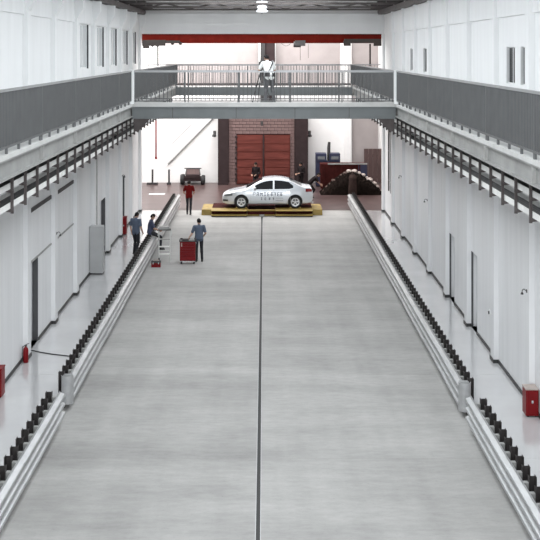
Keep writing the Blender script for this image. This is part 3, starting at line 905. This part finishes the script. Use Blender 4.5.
# lamps, grille, bumper
side_panel('headlamp', M_lampglass, .10, .52, lambda u: .57 + .12 * (u - .1), lambda u: .655 + .25 * (u - .1), .008, body)
side_panel('fog_recess', M_dark, .05, .30, lambda u: .33, lambda u: .42, .006, body)
side_panel('tail_lamp', M_tail, 4.10, 4.42, lambda u: .80, lambda u: .955 - max(0, u - 4.3) * .35, .010, body)
m = MB(); m.box(cx(-.012), cx(.02), -.36, .36, .44, .54); m.build('grille', M_dark, body)
m = MB(); m.box(cx(4.455), cx(4.48), -.26, .26, .60, .72); m.build('number_plate', M_pale, body)
m = MB()
for s_ in (-1, 1):
    m2 = MB(); y = s_ * (side_y(1.62, .95) + .10); m2.ell((cx(1.63), y, .985), (.06, .11, .075), 10, 7); m2.build('wing_mirror', M_carpaint, body, True)
    MB().box(cx(4.40), cx(4.50), s_ * .45 - .05, s_ * .45 + .05, .22, .27).build('exhaust_tip', M_chrome, body)
# wheels
tyre = MB().lathe([(.20, -.095), (.285, -.10), (.305, -.08), (.305, .08), (.285, .10), (.20, .095)], (0, 0, 0), 'y', 32, ring=True).mesh('tyre', M_rubber, False)
rim = MB(); rim.lathe([(.165, -.10), (.205, -.102), (.205, -.085), (.165, -.08)], (0, 0, 0), 'y', 28, ring=True)
rim.lathe([(.0, -.103), (.045, -.10), (.05, -.07), (0, -.06)], (0, 0, 0), 'y', 14)
for k in range(5):
    t_ = 2 * PI * k / 5 + .3
    for dt in (-.11, .11):
        rim.bar((.04 * math.cos(t_), -.088, .04 * math.sin(t_)), (.18 * math.cos(t_ + dt), -.092, .18 * math.sin(t_ + dt)), .018, .034)
rim_me = rim.mesh('rim', M_alloy)
disc_me = MB().lathe([(.0, -.05), (.19, -.05), (.19, -.03), (0, -.03)], (0, 0, 0), 'y', 24).mesh('brake_disc', M_dark)
liner_me = MB().lathe([(.0, .0), (.36, .0), (.36, .02), (0, .02)], (0, 0, 0), 'y', 24).mesh('arch_liner', M_dark)
for wx in WX:
    for s_ in (-1, 1):
        wo = link('wheel', tyre, car, (wx, s_ * .745, WR), rz=0 if s_ < 0 else PI)
        link('rim', rim_me, wo); link('brake_disc', disc_me, wo)
        link('arch_liner', liner_me, body, (wx, s_ * .57, WR + .01))
# lettering on the doors: upper row of nine characters, lower row of four, two lines
m = MB()


def stroke(u0, z0, u1, z1):
    """rectangular stroke on the near door skin"""
    y0 = -(side_y((u0 + u1) / 2, (z0 + z1) / 2) + .007)
    m.box(cx(u0), cx(u1), y0 - .002, y0 + .004, z0, z1)


glyphs = [((0, .5, 1, .62), (0, .2, .2, 1), (.8, .5, 1, 1), (0, .88, 1, 1)), ((.1, 0, .28, 1), (.72, 0, .9, 1), (.1, .82, .9, 1), (.1, .42, .9, .56)),
          ((0, 0, .18, 1), (.82, 0, 1, 1), (.2, .62, .8, .8), (.42, .3, .58, .7)), ((.4, 0, .6, 1), (.1, .86, .9, 1), (.1, 0, .9, .14)),
          ((.1, 0, .3, 1), (.1, .86, .9, 1), (.1, .43, .8, .57), (.1, 0, .9, .14)), ((.4, 0, .6, 1), (0, .86, 1, 1), (0, .55, 1, .68), (0, .22, 1, .36)),
          ((.4, 0, .6, 1), (.05, .8, .95, .95), (.2, .45, .8, .58)), ((.1, 0, .3, 1), (.1, .86, .9, 1), (.1, .43, .8, .57), (.1, 0, .9, .14)),
          ((.4, 0, .6, .9), (0, .84, 1, .98), (.1, .55, .9, .66), (0, .2, 1, .32), (.1, .2, .24, .66), (.76, .2, .9, .66))]


def glyph(gi, u, z, wd, hg):
    for a, b_, c, d in glyphs[gi % 9]: stroke(u + a * wd, z + b_ * hg, u + c * wd, z + d * hg)


for k, px in enumerate((254.0, 257.6, 261.2, 264.8, 268.3, 271.6, 275.0, 278.1, 280.9)):
    glyph(k, (px - 222) / 20.4 - .05, .60, .13, .18)
for k, px in enumerate((261.8, 265.6, 269.6, 273.6)): glyph(k + 3, (px - 222) / 20.4 - .05, .41, .10, .12)
stroke(2.63, .50, 3.0, .515); stroke(2.63, .37, 3.0, .385)
lo = m.build('door_lettering', M_letter, body)

# ------------------------------------------------------------------ people
def rc(m, p0, p1, r0, r1, n=14):
    """round cone"""
    p0, p1 = Vector(p0), Vector(p1)
    m.tube(p0, p1, r0, r1, n); m.ell(p0, (r0,) * 3, n, 8); m.ell(p1, (r1,) * 3, n, 8)


class Body:
    def __init__(s): s.m = MB(); s.tags = []

    def cone(s, p0, p1, r0, r1, mt): rc(s.m, p0, p1, r0, r1); s.tags.append((Vector(p0), Vector(p1), r0, r1, mt))

    def loft(s, pts, rx, ry, right, mt, n=18):
        vs = []; right = Vector(right).normalized(); P = [Vector(p) for p in pts]
        for i, p in enumerate(P):
            d = (P[min(i + 1, len(P) - 1)] - P[max(i - 1, 0)]).normalized(); f = d.cross(right).normalized()
            for k in range(n):
                t = 2 * PI * k / n; vs.append(p + right * rx[i] * math.cos(t) + f * ry[i] * math.sin(t))
        fs = [(i * n + k, i * n + (k + 1) % n, (i + 1) * n + (k + 1) % n, (i + 1) * n + k) for i in range(len(P) - 1) for k in range(n)]
        fs += [tuple(range(n))[::-1], tuple(range((len(P) - 1) * n, len(P) * n))]
        s.m.add(vs, fs)
        for i in range(len(P) - 1):
            for sg in (-1, 0, 1):
                o0, o1 = right * sg * max(0, rx[i] - ry[i]), right * sg * max(0, rx[i + 1] - ry[i + 1])
                s.tags.append((P[i] + o0, P[i + 1] + o1, ry[i], ry[i + 1], mt))


def person(label, loc, rz, J=None, mats=None, scale=1.0, sleeve='short', group=None, extra=None, voxel=.011, long_shirt=True):
    """local frame: +Y is where the person faces, +X is the person's right"""
    mt = dict(shirt=M_bluegrey, pants=M_pants, skin=M_skin, shoe=M_shoe); mt.update(mats or {})
    slots = ['shirt', 'pants', 'skin', 'shoe', 'eye', 'lip', 'hair']
    matl = [mt['shirt'], mt['pants'], mt['skin'], mt['shoe'], M_eye, M_lip, M_hair]
    D = dict(pelvis=(0, 0, .95), chest=(0, .0, 1.27), neck=(0, -.01, 1.455), head=(0, .02, 1.60), look=(0, 1, -.05),
             shR=(.185, -.01, 1.40), elR=(.245, -.02, 1.12), wrR=(.25, .06, .88), shL=(-.185, -.01, 1.40), elL=(-.245, -.02, 1.12), wrL=(-.25, .06, .88),
             hiR=(.09, 0, .91), knR=(.10, .03, .50), anR=(.10, -.02, .085), hiL=(-.09, 0, .91), knL=(-.10, .03, .50), anL=(-.10, -.02, .085),
             toeR=(.115, .15, .035), toeL=(-.115, .15, .035), curl=.5)
    D.update(J or {})
    V = {k: Vector(v) for k, v in D.items() if k != 'curl'}
    B = Body()
    right = (V['shR'] - V['shL']).normalized()
    pe, ch, ne = V['pelvis'], V['chest'], V['neck']
    mid = (pe * .55 + ch * .45)
    # trousers seat
    hip_mid = (V['hiR'] + V['hiL']) / 2
    B.loft([hip_mid + (hip_mid - pe) * 1.1, hip_mid, pe, pe + (ch - pe) * .3], [.10, .155, .160, .140], [.09, .112, .115, .105], right, 'pants')
    low = pe - (ch - pe) * (.10 if long_shirt else -.12)
    B.loft([low, pe + (ch - pe) * .12, mid, ch, ch + (ne - ch) * .55, ne - (ne - ch) * .10, ne], [.178, .172, .158, .178, .170, .105, .06], [.128, .122, .115, .125, .108, .075, .055], right, 'shirt')
    # neck and head
    hd = V['head']; lk = V['look'].normalized(); hup = (lk.cross(right)).normalized() * -1
    if hup.dot(hd - ne) < 0: hup = -hup
    hr = lk.cross(hup).normalized()
    B.cone(ne - (hd - ne) * .2, hd - hup * .03, .056, .052, 'skin')
    # skull + jaw + features
    hm = B.m; o = len(hm.v)
    hm.ell((0, 0, 0), (.076, .094, .112), 18, 14)
    for i in range(o, len(hm.v)):
        a, b_, c = hm.v[i]
        k = 1 - .20 * max(0, -c / .112)
        hm.v[i] = tuple(hd + hr * a * k + lk * (b_ * (1 - .10 * max(0, -c / .112)) + .012) + hup * c)
    B.tags.append((hd, hd + hup * .02, .09, .085, 'skin'))
    B.cone(hd + lk * .07 - hup * .085, hd + lk * .075 - hup * .09, .030, .028, 'skin')
    B.cone(hd + lk * .098 + hup * .012, hd + lk * .114 - hup * .026, .009, .015, 'skin')      # nose
    for sg in (-1, 1):
        B.cone(hd + hr * sg * .078 + hup * .018 - lk * .005, hd + hr * sg * .078 - hup * .025, .016, .012, 'skin')   # ears
        e = hd + hr * sg * .031 + lk * .0925 + hup * .008
        B.tags.append((e, e + hr * .001, .014, .014, 'eye'))
        B.cone(hd + hr * sg * .016 + lk * .094 + hup * .026, hd + hr * sg * .045 + lk * .086 + hup * .026, .009, .007, 'hair')   # brows
    l0 = hd + lk * .096 - hup * .058
    B.tags.append((l0 - hr * .02, l0 + hr * .02, .010, .010, 'lip'))
    # limbs
    for sd, sg in (('R', 1), ('L', -1)):
        sh, el, wr = V['sh' + sd], V['el' + sd], V['wr' + sd]
        B.cone(ch + (ne - ch) * .55 + right * sg * .08, sh, .085, .068, 'shirt')
        B.cone(sh, el, .056, .041, 'skin' if sleeve == 'short' else 'shirt')
        se = sh + (el - sh) * (.72 if sleeve == 'short' else 1.0)
        B.cone(sh, se, .066, .060 if sleeve == 'short' else .05, 'shirt')
        B.cone(el, wr, .041, .027, 'skin' if sleeve != 'long' else 'shirt')
        if sleeve == 'long': B.cone(el, el + (wr - el) * .92, .05, .038, 'shirt')
        # hand
        fd = (wr - el).normalized(); sdv = Vector((0, 1, 0)) - fd * fd.y
        sdv = sdv.normalized() if sdv.length > .2 else Vector((0, 0, 1))
        pn = fd.cross(sdv).normalized()
        inward = (V['pelvis'] - wr); pn = pn if pn.dot(inward) > 0 else -pn
        pc = wr + fd * .085
        for q in (-.028, -.009, .010, .028): B.cone(wr + sdv * q * .6, pc + sdv * q, .014, .012, 'skin')
        for q, ln in ((.032, .070), (.011, .080), (-.011, .075), (-.032, .058)):
            k0 = pc + sdv * q; dirn = (fd * math.cos(D['curl']) + pn * math.sin(D['curl'])).normalized()
            k1 = k0 + dirn * ln * .55; d2 = (fd * math.cos(D['curl'] * 2.2) + pn * math.sin(D['curl'] * 2.2)).normalized()
            B.cone(k0, k1, .0098, .0092, 'skin'); B.cone(k1, k1 + d2 * ln * .5, .0092, .0082, 'skin')
        t0 = wr + fd * .03 + sdv * .028; t1 = t0 + (fd * .6 + sdv * .55 + pn * .35).normalized() * .04
        B.cone(t0, t1, .012, .011, 'skin'); B.cone(t1, t1 + (fd * .9 + pn * .3).normalized() * .032, .011, .009, 'skin')
        hi, kn, an, to = V['hi' + sd], V['kn' + sd], V['an' + sd], V['toe' + sd]
        B.cone(hi, kn, .090, .062, 'pants'); B.cone(kn, an + (kn - an) * .08, .062, .052, 'pants')
        calf = kn + (an - kn) * .3 - (to - an).normalized() * .012
        B.cone(kn, calf, .058, .064, 'pants')
        heel = an + (an - to).normalized() * .05; heel.z = to.z + .008 if abs(heel.z - to.z) < .12 else heel.z - .045
        B.cone(an, heel, .046, .040, 'shoe'); B.cone(heel, to, .040, .034, 'shoe'); B.cone(an, to, .045, .030, 'shoe')
    tmp = link('tmp', B.m.mesh('tmp', M_skin))
    rm = tmp.modifiers.new('r', 'REMESH'); rm.mode = 'VOXEL'; rm.voxel_size = voxel
    sm_ = tmp.modifiers.new('s', 'SMOOTH'); sm_.factor = .5; sm_.iterations = 2
    bpy.context.view_layer.update()
    dg = bpy.context.evaluated_depsgraph_get()
    me = bpy.data.meshes.new_from_object(tmp.evaluated_get(dg)); me.name = 'person'
    bpy.data.objects.remove(tmp)
    me.materials.clear()
    for q in matl: me.materials.append(q)
    nP = len(me.polygons); C = np.empty(nP * 3); me.polygons.foreach_get('center', C); C = C.reshape(-1, 3)
    best = np.full(nP, 1e9); idx = np.zeros(nP, int)
    for p0, p1, r0, r1, tg in B.tags:
        a = np.array(p0); d = np.array(p1) - a; L2 = max(d @ d, 1e-9)
        t = np.clip(((C - a) @ d) / L2, 0, 1)
        dist = np.linalg.norm(C - (a + t[:, None] * d), axis=1) - (r0 + (r1 - r0) * t)
        if tg == 'eye' or tg == 'lip': dist = np.where(dist < 0, -1.0, 9.0)
        w_ = dist < best - 1e-6
        best[w_] = dist[w_]; idx[w_] = slots.index(tg)
    me.polygons.foreach_set('material_index', idx); me.polygons.foreach_set('use_smooth', [True] * nP)
    P = link('person', me, None, loc, rz); P.scale = (scale,) * 3
    tag(P, label, 'person', group)
    # hair: shell round the skull, open at the face
    m = MB(); nn, mm = 22, 14; vs = []; fs = []
    for j in range(mm + 1):
        ph = PI * .72 * j / mm
        for i in range(nn):
            t = 2 * PI * i / nn
            a, b_, c = math.sin(ph) * math.cos(t), math.sin(ph) * math.sin(t), math.cos(ph)
            # front hairline stays high
            front = max(0, b_) ** 1.0
            cz = max(c, -.22 - .38 * max(0, -b_) + front * .86)
            k = 1.0 + .03 * math.sin(5 * t + j)
            if cz > c + .02: sc = math.sqrt(max(0.05, 1 - cz * cz)) / max(.2, math.sqrt(max(.05, 1 - c * c)))
            else: sc = 1
            vs.append(hd + hr * a * .086 * k * sc + lk * (b_ * .102 * k * sc + .008) + hup * (cz * .122 * k + .006))
    for j in range(mm):
        for i in range(nn):
            fs.append((j * nn + i, j * nn + (i + 1) % nn, (j + 1) * nn + (i + 1) % nn, (j + 1) * nn + i))
    m.add(vs, fs); h = m.build('hair', M_hair, P, True)
    so = h.modifiers.new('t', 'SOLIDIFY'); so.thickness = .008
    if extra: extra(P)
    return P


def on_floor(px, py, z=0.0):
    d = (CAM_H - z) * F / (py - VPY); return ((px - VPX) * d / F, d, z)


# man with the red cabinet, back to us, left hand on it
person('man in blue grey shirt and black trousers with his hand on the red tool cabinet', on_floor(199, 261.5), .15,
       dict(wrL=(-.40, -.21, 1.02), elL=(-.29, -.03, 1.12), elR=(.26, -.04, 1.13), wrR=(.22, .14, 1.02), look=(-.25, 1, -.25), knR=(.11, .06, .50), anR=(.12, -.06, .085), toeR=(.14, .11, .035)), scale=.95)
# man walking in the aisle
person('man in blue grey shirt walking in the aisle by the red fire box', on_floor(136, 254.5), -.45,
       dict(knL=(-.10, .10, .50), anL=(-.11, .02, .085), toeL=(-.12, .19, .035), knR=(.10, .02, .50), anR=(.10, -.18, .10), toeR=(.11, -.02, .035), look=(.2, 1, -.35), head=(0, .05, 1.59), wrR=(.24, .12, .90)), dict(pants=M_pants), scale=.97)
# man seated on the guardrail, facing the lane
SEAT = 43.2
person('man in dark blue shirt sitting on the guardrail beside the step stand', (-4.46, SEAT, -.03), -PI / 2 + .25,
       dict(pelvis=(0, -.02, .93), chest=(0, .02, 1.24), neck=(0, .05, 1.42), head=(0, .09, 1.57), look=(0, 1, -.5),
            shR=(.185, .04, 1.37), shL=(-.185, .04, 1.37), elR=(.23, .12, 1.12), wrR=(.16, .34, 1.02), elL=(-.23, .10, 1.12), wrL=(-.18, .30, 1.0),
            hiR=(.09, .04, .93), hiL=(-.09, .04, .93), knR=(.12, .41, .74), knL=(-.12, .40, .74), anR=(.12, .39, .31), anL=(-.12, .42, .31), toeR=(.13, .54, .24), toeL=(-.13, .57, .24)),
       dict(shirt=M_navy), scale=.97)
# man in red
person('man in red shirt and black trousers walking towards the far hall', on_floor(189, 214.5), -.1,
       dict(knL=(-.09, .08, .50), anL=(-.09, -.0, .085), toeL=(-.10, .17, .035), knR=(.09, .01, .50), anR=(.09, -.12, .09), toeR=(.10, .04, .035), wrR=(.19, .16, 1.0), elR=(.27, -.04, 1.13), wrL=(-.20, .15, 1.0), elL=(-.27, -.04, 1.13)), dict(shirt=M_shirtr), scale=.97)
# people behind the car
person('person in dark clothes standing before the red double door', (fx(256, 62), 62.0, 0), PI * .85, dict(wrR=(.12, .24, 1.05), wrL=(-.12, .24, 1.05)), dict(shirt=M_drab, pants=M_pants), sleeve='long', scale=1.0)
person('person in dark clothes standing by the dark gate house pillar behind the car boot', (fx(301, 62.6), 62.6, 0), PI * .75, dict(wrR=(.10, .26, 1.05), wrL=(-.12, .24, 1.10)), dict(shirt=M_drab, pants=M_drab), sleeve='long', scale=.98)
# crouching person
person('person with bare arms bending forward beside the blue machine', (fx(311, 60), 60.0, 0), -PI * .45,
       dict(pelvis=(0, -.12, .78), chest=(0, .16, 1.02), neck=(0, .32, 1.14), head=(0, .42, 1.25), look=(0, 1, -.7), shR=(.185, .26, 1.10), shL=(-.185, .26, 1.10),
            elR=(.22, .36, .86), wrR=(.16, .52, .70), elL=(-.22, .36, .86), wrL=(-.16, .54, .72), hiR=(.09, -.10, .76), hiL=(-.09, -.10, .76), knR=(.13, .16, .45), knL=(-.13, .16, .45),
            anR=(.12, -.06, .085), anL=(-.12, -.06, .085), toeR=(.13, .11, .035), toeL=(-.13, .11, .035)), dict(shirt=M_drab, pants=M_drab), scale=1.0)


# photographer on the bridge
def straps(P):
    m = MB()
    pts = [Vector((.10, .13, 1.30)), Vector((.15, .02, 1.44)), Vector((.11, -.10, 1.38)), Vector((0, -.155, 1.18)), Vector((-.12, -.14, 1.0))]
    for a, b_ in zip(pts, pts[1:]): m.bar(a, b_, .045, .02)
    m.build('camera_strap', M_dark, P)
    m = MB(); m.box(-.20, -.05, -.24, -.13, .90, 1.04); m.box(.05, .16, -.21, -.13, .90, 1.02); m.build('hip_pouch', M_dark, P)


PB = 36.55
person('photographer in white shirt bending to the tripod on the footbridge', (.16, PB, ZD + .01), .35,
       dict(pelvis=(0, -.06, .94), chest=(0, .07, 1.24), neck=(0, .15, 1.40), head=(0, .22, 1.52), look=(-.1, 1, -.55), shR=(.185, .11, 1.34), shL=(-.185, .11, 1.34),
            elR=(.28, .20, 1.12), wrR=(.10, .38, 1.27), elL=(-.27, .22, 1.12), wrL=(-.10, .40, 1.30), hiR=(.09, -.04, .90), hiL=(-.09, -.04, .90), anR=(.17, -.08, .085), toeR=(.21, .08, .035), knR=(.14, .04, .50), anL=(-.13, -.06, .085), toeL=(-.16, .10, .035)),
       dict(shirt=M_shirtw, pants=M_pantsg), scale=.98, extra=straps)
t = thing('camera_tripod', 'black camera tripod on the footbridge beside the photographer', 'tripod', (-.10, 36.95, ZD + .01), 0)
ap = Vector((0, 0, 1.12))
for a in (2.5, -.3, 4.4):
    e = Vector((.36 * math.cos(a), .22 * math.sin(a), .012))
    lg = MB().tube(ap, ap + (e - ap) * .55, .018, .018).tube(ap + (e - ap) * .5, e, .013, .012).build('leg', M_dark, t)
    MB().ell(e + Vector((0, 0, .004)), (.022, .022, .016), 8, 6).build('rubber_foot', M_rubber, lg)
MB().tube((0, 0, 1.05), (0, 0, 1.24), .028).box(-.05, .05, -.05, .05, 1.22, 1.26).build('head', M_dark, t)
t = thing('video_camera', 'black video camera fixed on the tripod of the footbridge', 'camera', (-.10, 36.95, ZD + 1.27), .2)
MB().box(-.055, .055, -.12, .12, 0, .11).build('body', M_dark, t)
MB().lathe([(.035, .12), (.045, .2), (.045, .22), (.03, .22)], (0, 0, .06), 'y', 14).build('lens', M_dark, t)
MB().tube((0, -.1, .14), (0, .08, .14), .012).tube((0, -.1, .11), (0, -.1, .14), .01).tube((0, .08, .11), (0, .08, .14), .01).build('handle', M_dark, t)
MB().box(-.03, .03, -.19, -.12, .06, .10).build('viewfinder', M_dark, t)

# ------------------------------------------------------------------ workshop things on the lane
x_, y_, _ = on_floor(187.5, 264.3)
t = thing('tool_cabinet', 'red rolling tool cabinet with black top on the lane', 'tool cabinet', (x_, y_ + .20, 0)); t.scale.y = .82
MB().box(-.29, .29, -.22, .22, .12, .84).build('body', M_red, t)
zz = .15
for k, hh in enumerate((.20, .14, .10, .10, .10)):
    d = MB().box(-.27, .27, -.235, -.22, zz, zz + hh - .015).build('drawer', M_red, t)
    MB().box(-.22, .22, -.25, -.235, zz + hh - .04, zz + hh - .025).build('drawer_handle', M_red, d); zz += hh
tp = MB().box(-.31, .31, -.24, .24, .84, .87).box(-.31, .31, .22, .24, .87, .92).box(-.31, -.29, -.24, .24, .87, .92).box(.29, .31, -.24, .24, .87, .92).build('top_tray', M_dark, t)
MB().box(-.24, -.2, -.238, -.234, .66, .80).build('label_plate', M_stone, t)
for k, x in enumerate((-.24, .24)):
    for y in (-.17, .17):
        c = MB().lathe([(.03, -.02), (.055, -.018), (.055, .018), (.03, .02)], (x, y, .055), 'x', 14).build('caster', M_rubber, t)
        MB().box(x - .035, x + .035, y - .03, y + .03, .085, .12).box(x - .035, x - .025, y - .03, y + .03, .05, .09).build('caster_fork', M_chrome, c)
for x in (-.12, .12):
    MB().box(x - .04, x + .04, -.20, -.12, .05, .12).build('bottom_bracket', M_chrome, t)
MB().tube((.32, -.18, .78), (.32, .18, .78), .012).tube((.29, -.18, .78), (.32, -.18, .78), .01).tube((.29, .18, .78), (.32, .18, .78), .01).build('push_handle', M_chrome, t)
for k, (nm2, lb, a0, a1, hh) in enumerate((('socket_case', 'dark case lying on the red tool cabinet', -.20, .02, .06), ('power_drill_case', 'grey case lying on the red tool cabinet', .06, .24, .05))):
    o = MB().box(a0, a1, -.15, .13, 0, hh * .55).box(a0 + .005, a1 - .005, -.145, .125, hh * .55, hh).build('tool_case', M_dark if k == 0 else M_block, None, False, (x_, y_ + .20, .87))
    tag(o, lb, 'case')

x_, y_, _ = on_floor(164, 262.5)
t = thing('step_stand', 'grey wheeled metal step stand with dark platform beside the guardrail', 'step stand', (x_ + .02, y_, 0), .1)
for sx in (-.21, .21):
    MB().tube((sx, 0, .10 if sx < 0 else 0), (sx, .12, 1.22), .017).build('front_leg', M_tray, t)
    MB().tube((sx, .52, 0), (sx, .30, 1.22), .017).build('rear_leg', M_tray, t)
for k, z in enumerate((.30, .58, .86)):
    y = .12 * z / 1.22
    MB().box(-.21, .21, y - .02, y + .16, z - .012, z + .012).build('step', M_tray if k != 2 else M_block, t)
MB().box(-.24, .24, .05, .40, 1.2, 1.235).build('platform', M_dark, t)
MB().box(-.20, .18, .08, .34, 1.236, 1.33).build('platform_pad', M_block, t)
for s_ in (-1, 1): MB().tube((s_ * .23, .08, 1.22), (s_ * .25, .1, 1.0), .012).build('side_brace', M_tray, t)
MB().tube((-.21, .06, .45), (.21, .06, .45), .012).build('stretcher', M_tray, t)
MB().lathe([(.04, -.03), (.095, -.025), (.095, .025), (.04, .03)], (-.21, -.02, .095), 'x', 14).build('caster', M_rubber, t)

x_, y_, _ = on_floor(155, 267.5)
t = thing('tool_box', 'small red and black toolbox on the lane below the guardrail', 'toolbox', (x_ + .03, y_ + .12, 0))
MB().box(-.17, .17, -.11, .11, 0, .16).build('body', M_red, t)
MB().extr([(-.115, .16), (.115, .16), (.08, .23), (-.08, .23)], 'x', -.175, .175).build('lid', M_dark, t)
MB().box(-.10, .10, -.05, .05, .23, .25).tube((-.08, 0, .25), (-.08, 0, .29), .01).tube((.08, 0, .25), (.08, 0, .29), .01).tube((-.09, 0, .29), (.09, 0, .29), .012).build('carry_handle', M_stone, t)
for x in (-.1, .1): MB().box(x - .02, x + .02, -.125, -.11, .12, .19).build('latch', M_chrome, t)

# ------------------------------------------------------------------ aisle things
t = thing('metal_cabinet', 'tall plain grey metal cabinet standing against the wall', 'cabinet', (XL + .245, 39.55, 0))
MB().box(-.23, .23, -.19, .19, .05, 1.70).build('body', M_cab, t)
MB().box(-.24, .24, -.20, .20, 1.70, 1.72).build('top', M_cab, t)
MB().box(-.22, .22, -.18, .18, 0, .05).build('plinth', M_dark, t)
for y0_, y1_ in ((-.185, -.004), (.004, .185)):
    d = MB().box(.231, .245, y0_, y1_, .07, 1.68).build('door', M_cab, t)
    MB().box(.246, .265, (-.03 if y0_ < 0 else .015), (-.015 if y0_ < 0 else .03), .85, 1.0).build('handle', M_chrome, d)


def fire_box(label, loc, w_, d_, h_):
    t = thing('fire_box', label, 'fire box', loc)
    MB().box(-w_ / 2, w_ / 2, -d_ / 2, d_ / 2, .03, h_ - .03).build('body', M_red, t)
    MB().box(-w_ / 2 - .008, w_ / 2 + .008, -d_ / 2 - .008, d_ / 2 + .008, h_ - .03, h_).build('lid', M_stone if w_ > .25 else M_red, t)
    d = MB().box(-w_ / 2 + .02, w_ / 2 - .02, -d_ / 2 - .012, -d_ / 2 - .0005, .07, h_ - .06).build('door', M_red, t)
    MB().box(-.02, .02, -d_ / 2 - .03, -d_ / 2 - .012, h_ * .5, h_ * .5 + .06).build('latch', M_chrome, d)
    for x in (-1, 1):
        for y in (-1, 1): MB().box(x * (w_ / 2 - .05) - .02, x * (w_ / 2 - .05) + .02, y * (d_ / 2 - .05) - .02, y * (d_ / 2 - .05) + .02, 0, .03).build('foot', M_dark, t)


fire_box('bright red fire box with pale lid standing below the small square windows', (5.86, 24.2, 0), .27, .34, .62)
fire_box('red fire box by the wall near the fire extinguisher', (-6.145, 25.5, 0), .20, .34, .68)
fire_box('tall narrow red fire box behind the walking man', (-6.10, 48.0, 0), .22, .35, .78)
t = thing('fire_extinguisher', 'dark red fire extinguisher standing on the floor by the white door', 'extinguisher', (-6.12, 28.25, 0))
MB().lathe([(.06, 0), (.07, .015), (.07, .32), (.055, .37), (.025, .40), (.02, .42)], n=16).build('cylinder', M_red, t, True)
MB().box(-.03, .03, -.015, .015, .42, .45).bar((0, 0, .46), (.09, 0, .49), .02, .012).build('valve', M_dark, t)
MB().path([(-.03, 0, .43), (-.085, 0, .40), (-.09, 0, .2), (-.08, 0, .1)], .011).build('hose', M_dark, t)
p = [on_floor(28, 350), on_floor(40, 352.5), on_floor(52, 354.5), on_floor(65, 356), on_floor(69, 356.5)]
m = MB(); m.path([(a, b_, .012) for a, b_, _ in p], .014); tag(m.build('floor_cable', M_cable), 'thin black cable crossing the pale aisle floor', 'cable')

# dark ventilation slots, wall conduits, small wall lamps and sockets
for y0_, y1_, lb in ((28.95, 32.2, 'long thin dark ventilation slot high above the white door by the extinguisher'), (32.75, 35.95, 'long thin dark ventilation slot high on the wall towards the tall grey cabinet')):
    t = thing('ventilation_slot', lb, 'vent', (XL, 0, 3.73), group='ventilation slots')
    MB().box(0.001, .03, y0_, y1_, -.055, .055).build('slot_frame', M_dark, t)
    for k in range(3): MB().box(.03, .04, y0_ + .02, y1_ - .02, -.045 + k * .035, -.03 + k * .035).build('louvre', M_dark, t)
m = MB(); m.box(XL + .001, XL + .03, 29.3, 32.24, 2.33, 2.37).box(XL + .001, XL + .03, 32.66, 35.98, 2.33, 2.37)
tag(m.build('wall_conduit', M_block), 'thin grey conduit line running level above the recessed white door', 'conduit')
t = thing('drain_pipe', 'grey vertical pipe rising behind the tall cabinet', 'pipe', (XL + .10, 40.22, 0))
MB().tube((0, 0, 0), (0, 0, 5.8), .06, n=10).build('pipe', M_block, t)
for z in (2.2, 3.8, 5.2): MB().box(-.10, .07, -.02, .02, z, z + .05).build('clip', M_tray, t)
for y, lb in ((52.7, 'thin dark pipe on the wall near its open end, the one by the corner'), (51.75, 'thin dark pipe on the wall near its open end, the one by the column')):
    t = thing('wall_pipe', lb, 'pipe', (XR - .045 - (.0), y, 0))
    MB().tube((0, 0, 1.3), (0, 0, 5.7), .035, n=8).build('pipe', M_hanger, t)
    for z in (1.8, 3.2, 4.6): MB().box(-.04, .044, -.02, .02, z, z + .04).build('clip', M_tray, t)


def hook_lamp(x, y, z, side, label):
    t = thing('wall_lamp', label, 'lamp', (x, y, z), group='small wall lamps on the columns'); t.scale = (.6, .6, .6)
    s = -side
    MB().box(*sorted((0, s * .02)), -.05, .05, -.06, .06).build('wall_plate', M_dark, t)
    MB().path([(s * .02, 0, 0), (s * .1, 0, .08), (s * .17, 0, .04), (s * .18, 0, -.04)], .015).build('arm', M_dark, t)
    MB().lathe([(.015, .0), (.05, -.05), (.055, -.09), (0, -.10)], (s * .18, 0, -.03), n=12).build('shade', M_dark, t)


for y, lb in ((47.15, 'small dark hooked wall lamp on the column next to the thin dark pipes'), (39.65, 'small dark hooked wall lamp on a column just beyond the footbridge'), (24.65, 'small dark hooked wall lamp above the red fire box with pale lid')): hook_lamp(XR - .13, y, 2.62, 1, lb)
for y, lb in ((47.45, 'small dark hooked wall lamp above the tall narrow red fire box'), (32.45, 'small dark hooked wall lamp between the two ventilation slots')): hook_lamp(XL + .13, y, 2.62, -1, lb)
t = thing('wall_socket', 'small dark socket low on the white wall', 'socket', (XR, 29.3, 1.05))
MB().box(-.02, 0, -.05, .05, -.06, .06).build('back_plate', M_white, t)
MB().box(-.045, -.02, -.035, .035, -.05, .02).build('outlet', M_dark, t)

# high-bay lamp hanging in front of the lintel
t = thing('pendant_lamp', 'white tiered glass pendant lamp before the end lintel', 'lamp', (fx(262, 50.3), 50.3, 0))
MB().tube((0, 0, 10.2), (0, 0, 10.39), .02).build('stem', M_chrome, t)
for k, (r_, z) in enumerate(((.28, 10.20), (.24, 10.0), (.27, 9.82))):
    tier = MB().lathe([(.05, .08), (r_ * .8, .07), (r_, 0), (r_ * .85, -.06), (.05, -.07)], (0, 0, z), n=18).build('glass_tier', M_lampwhite, t, True)
MB().tube((0, 0, 9.7), (0, 0, 10.25), .04).build('core', M_chrome, t)
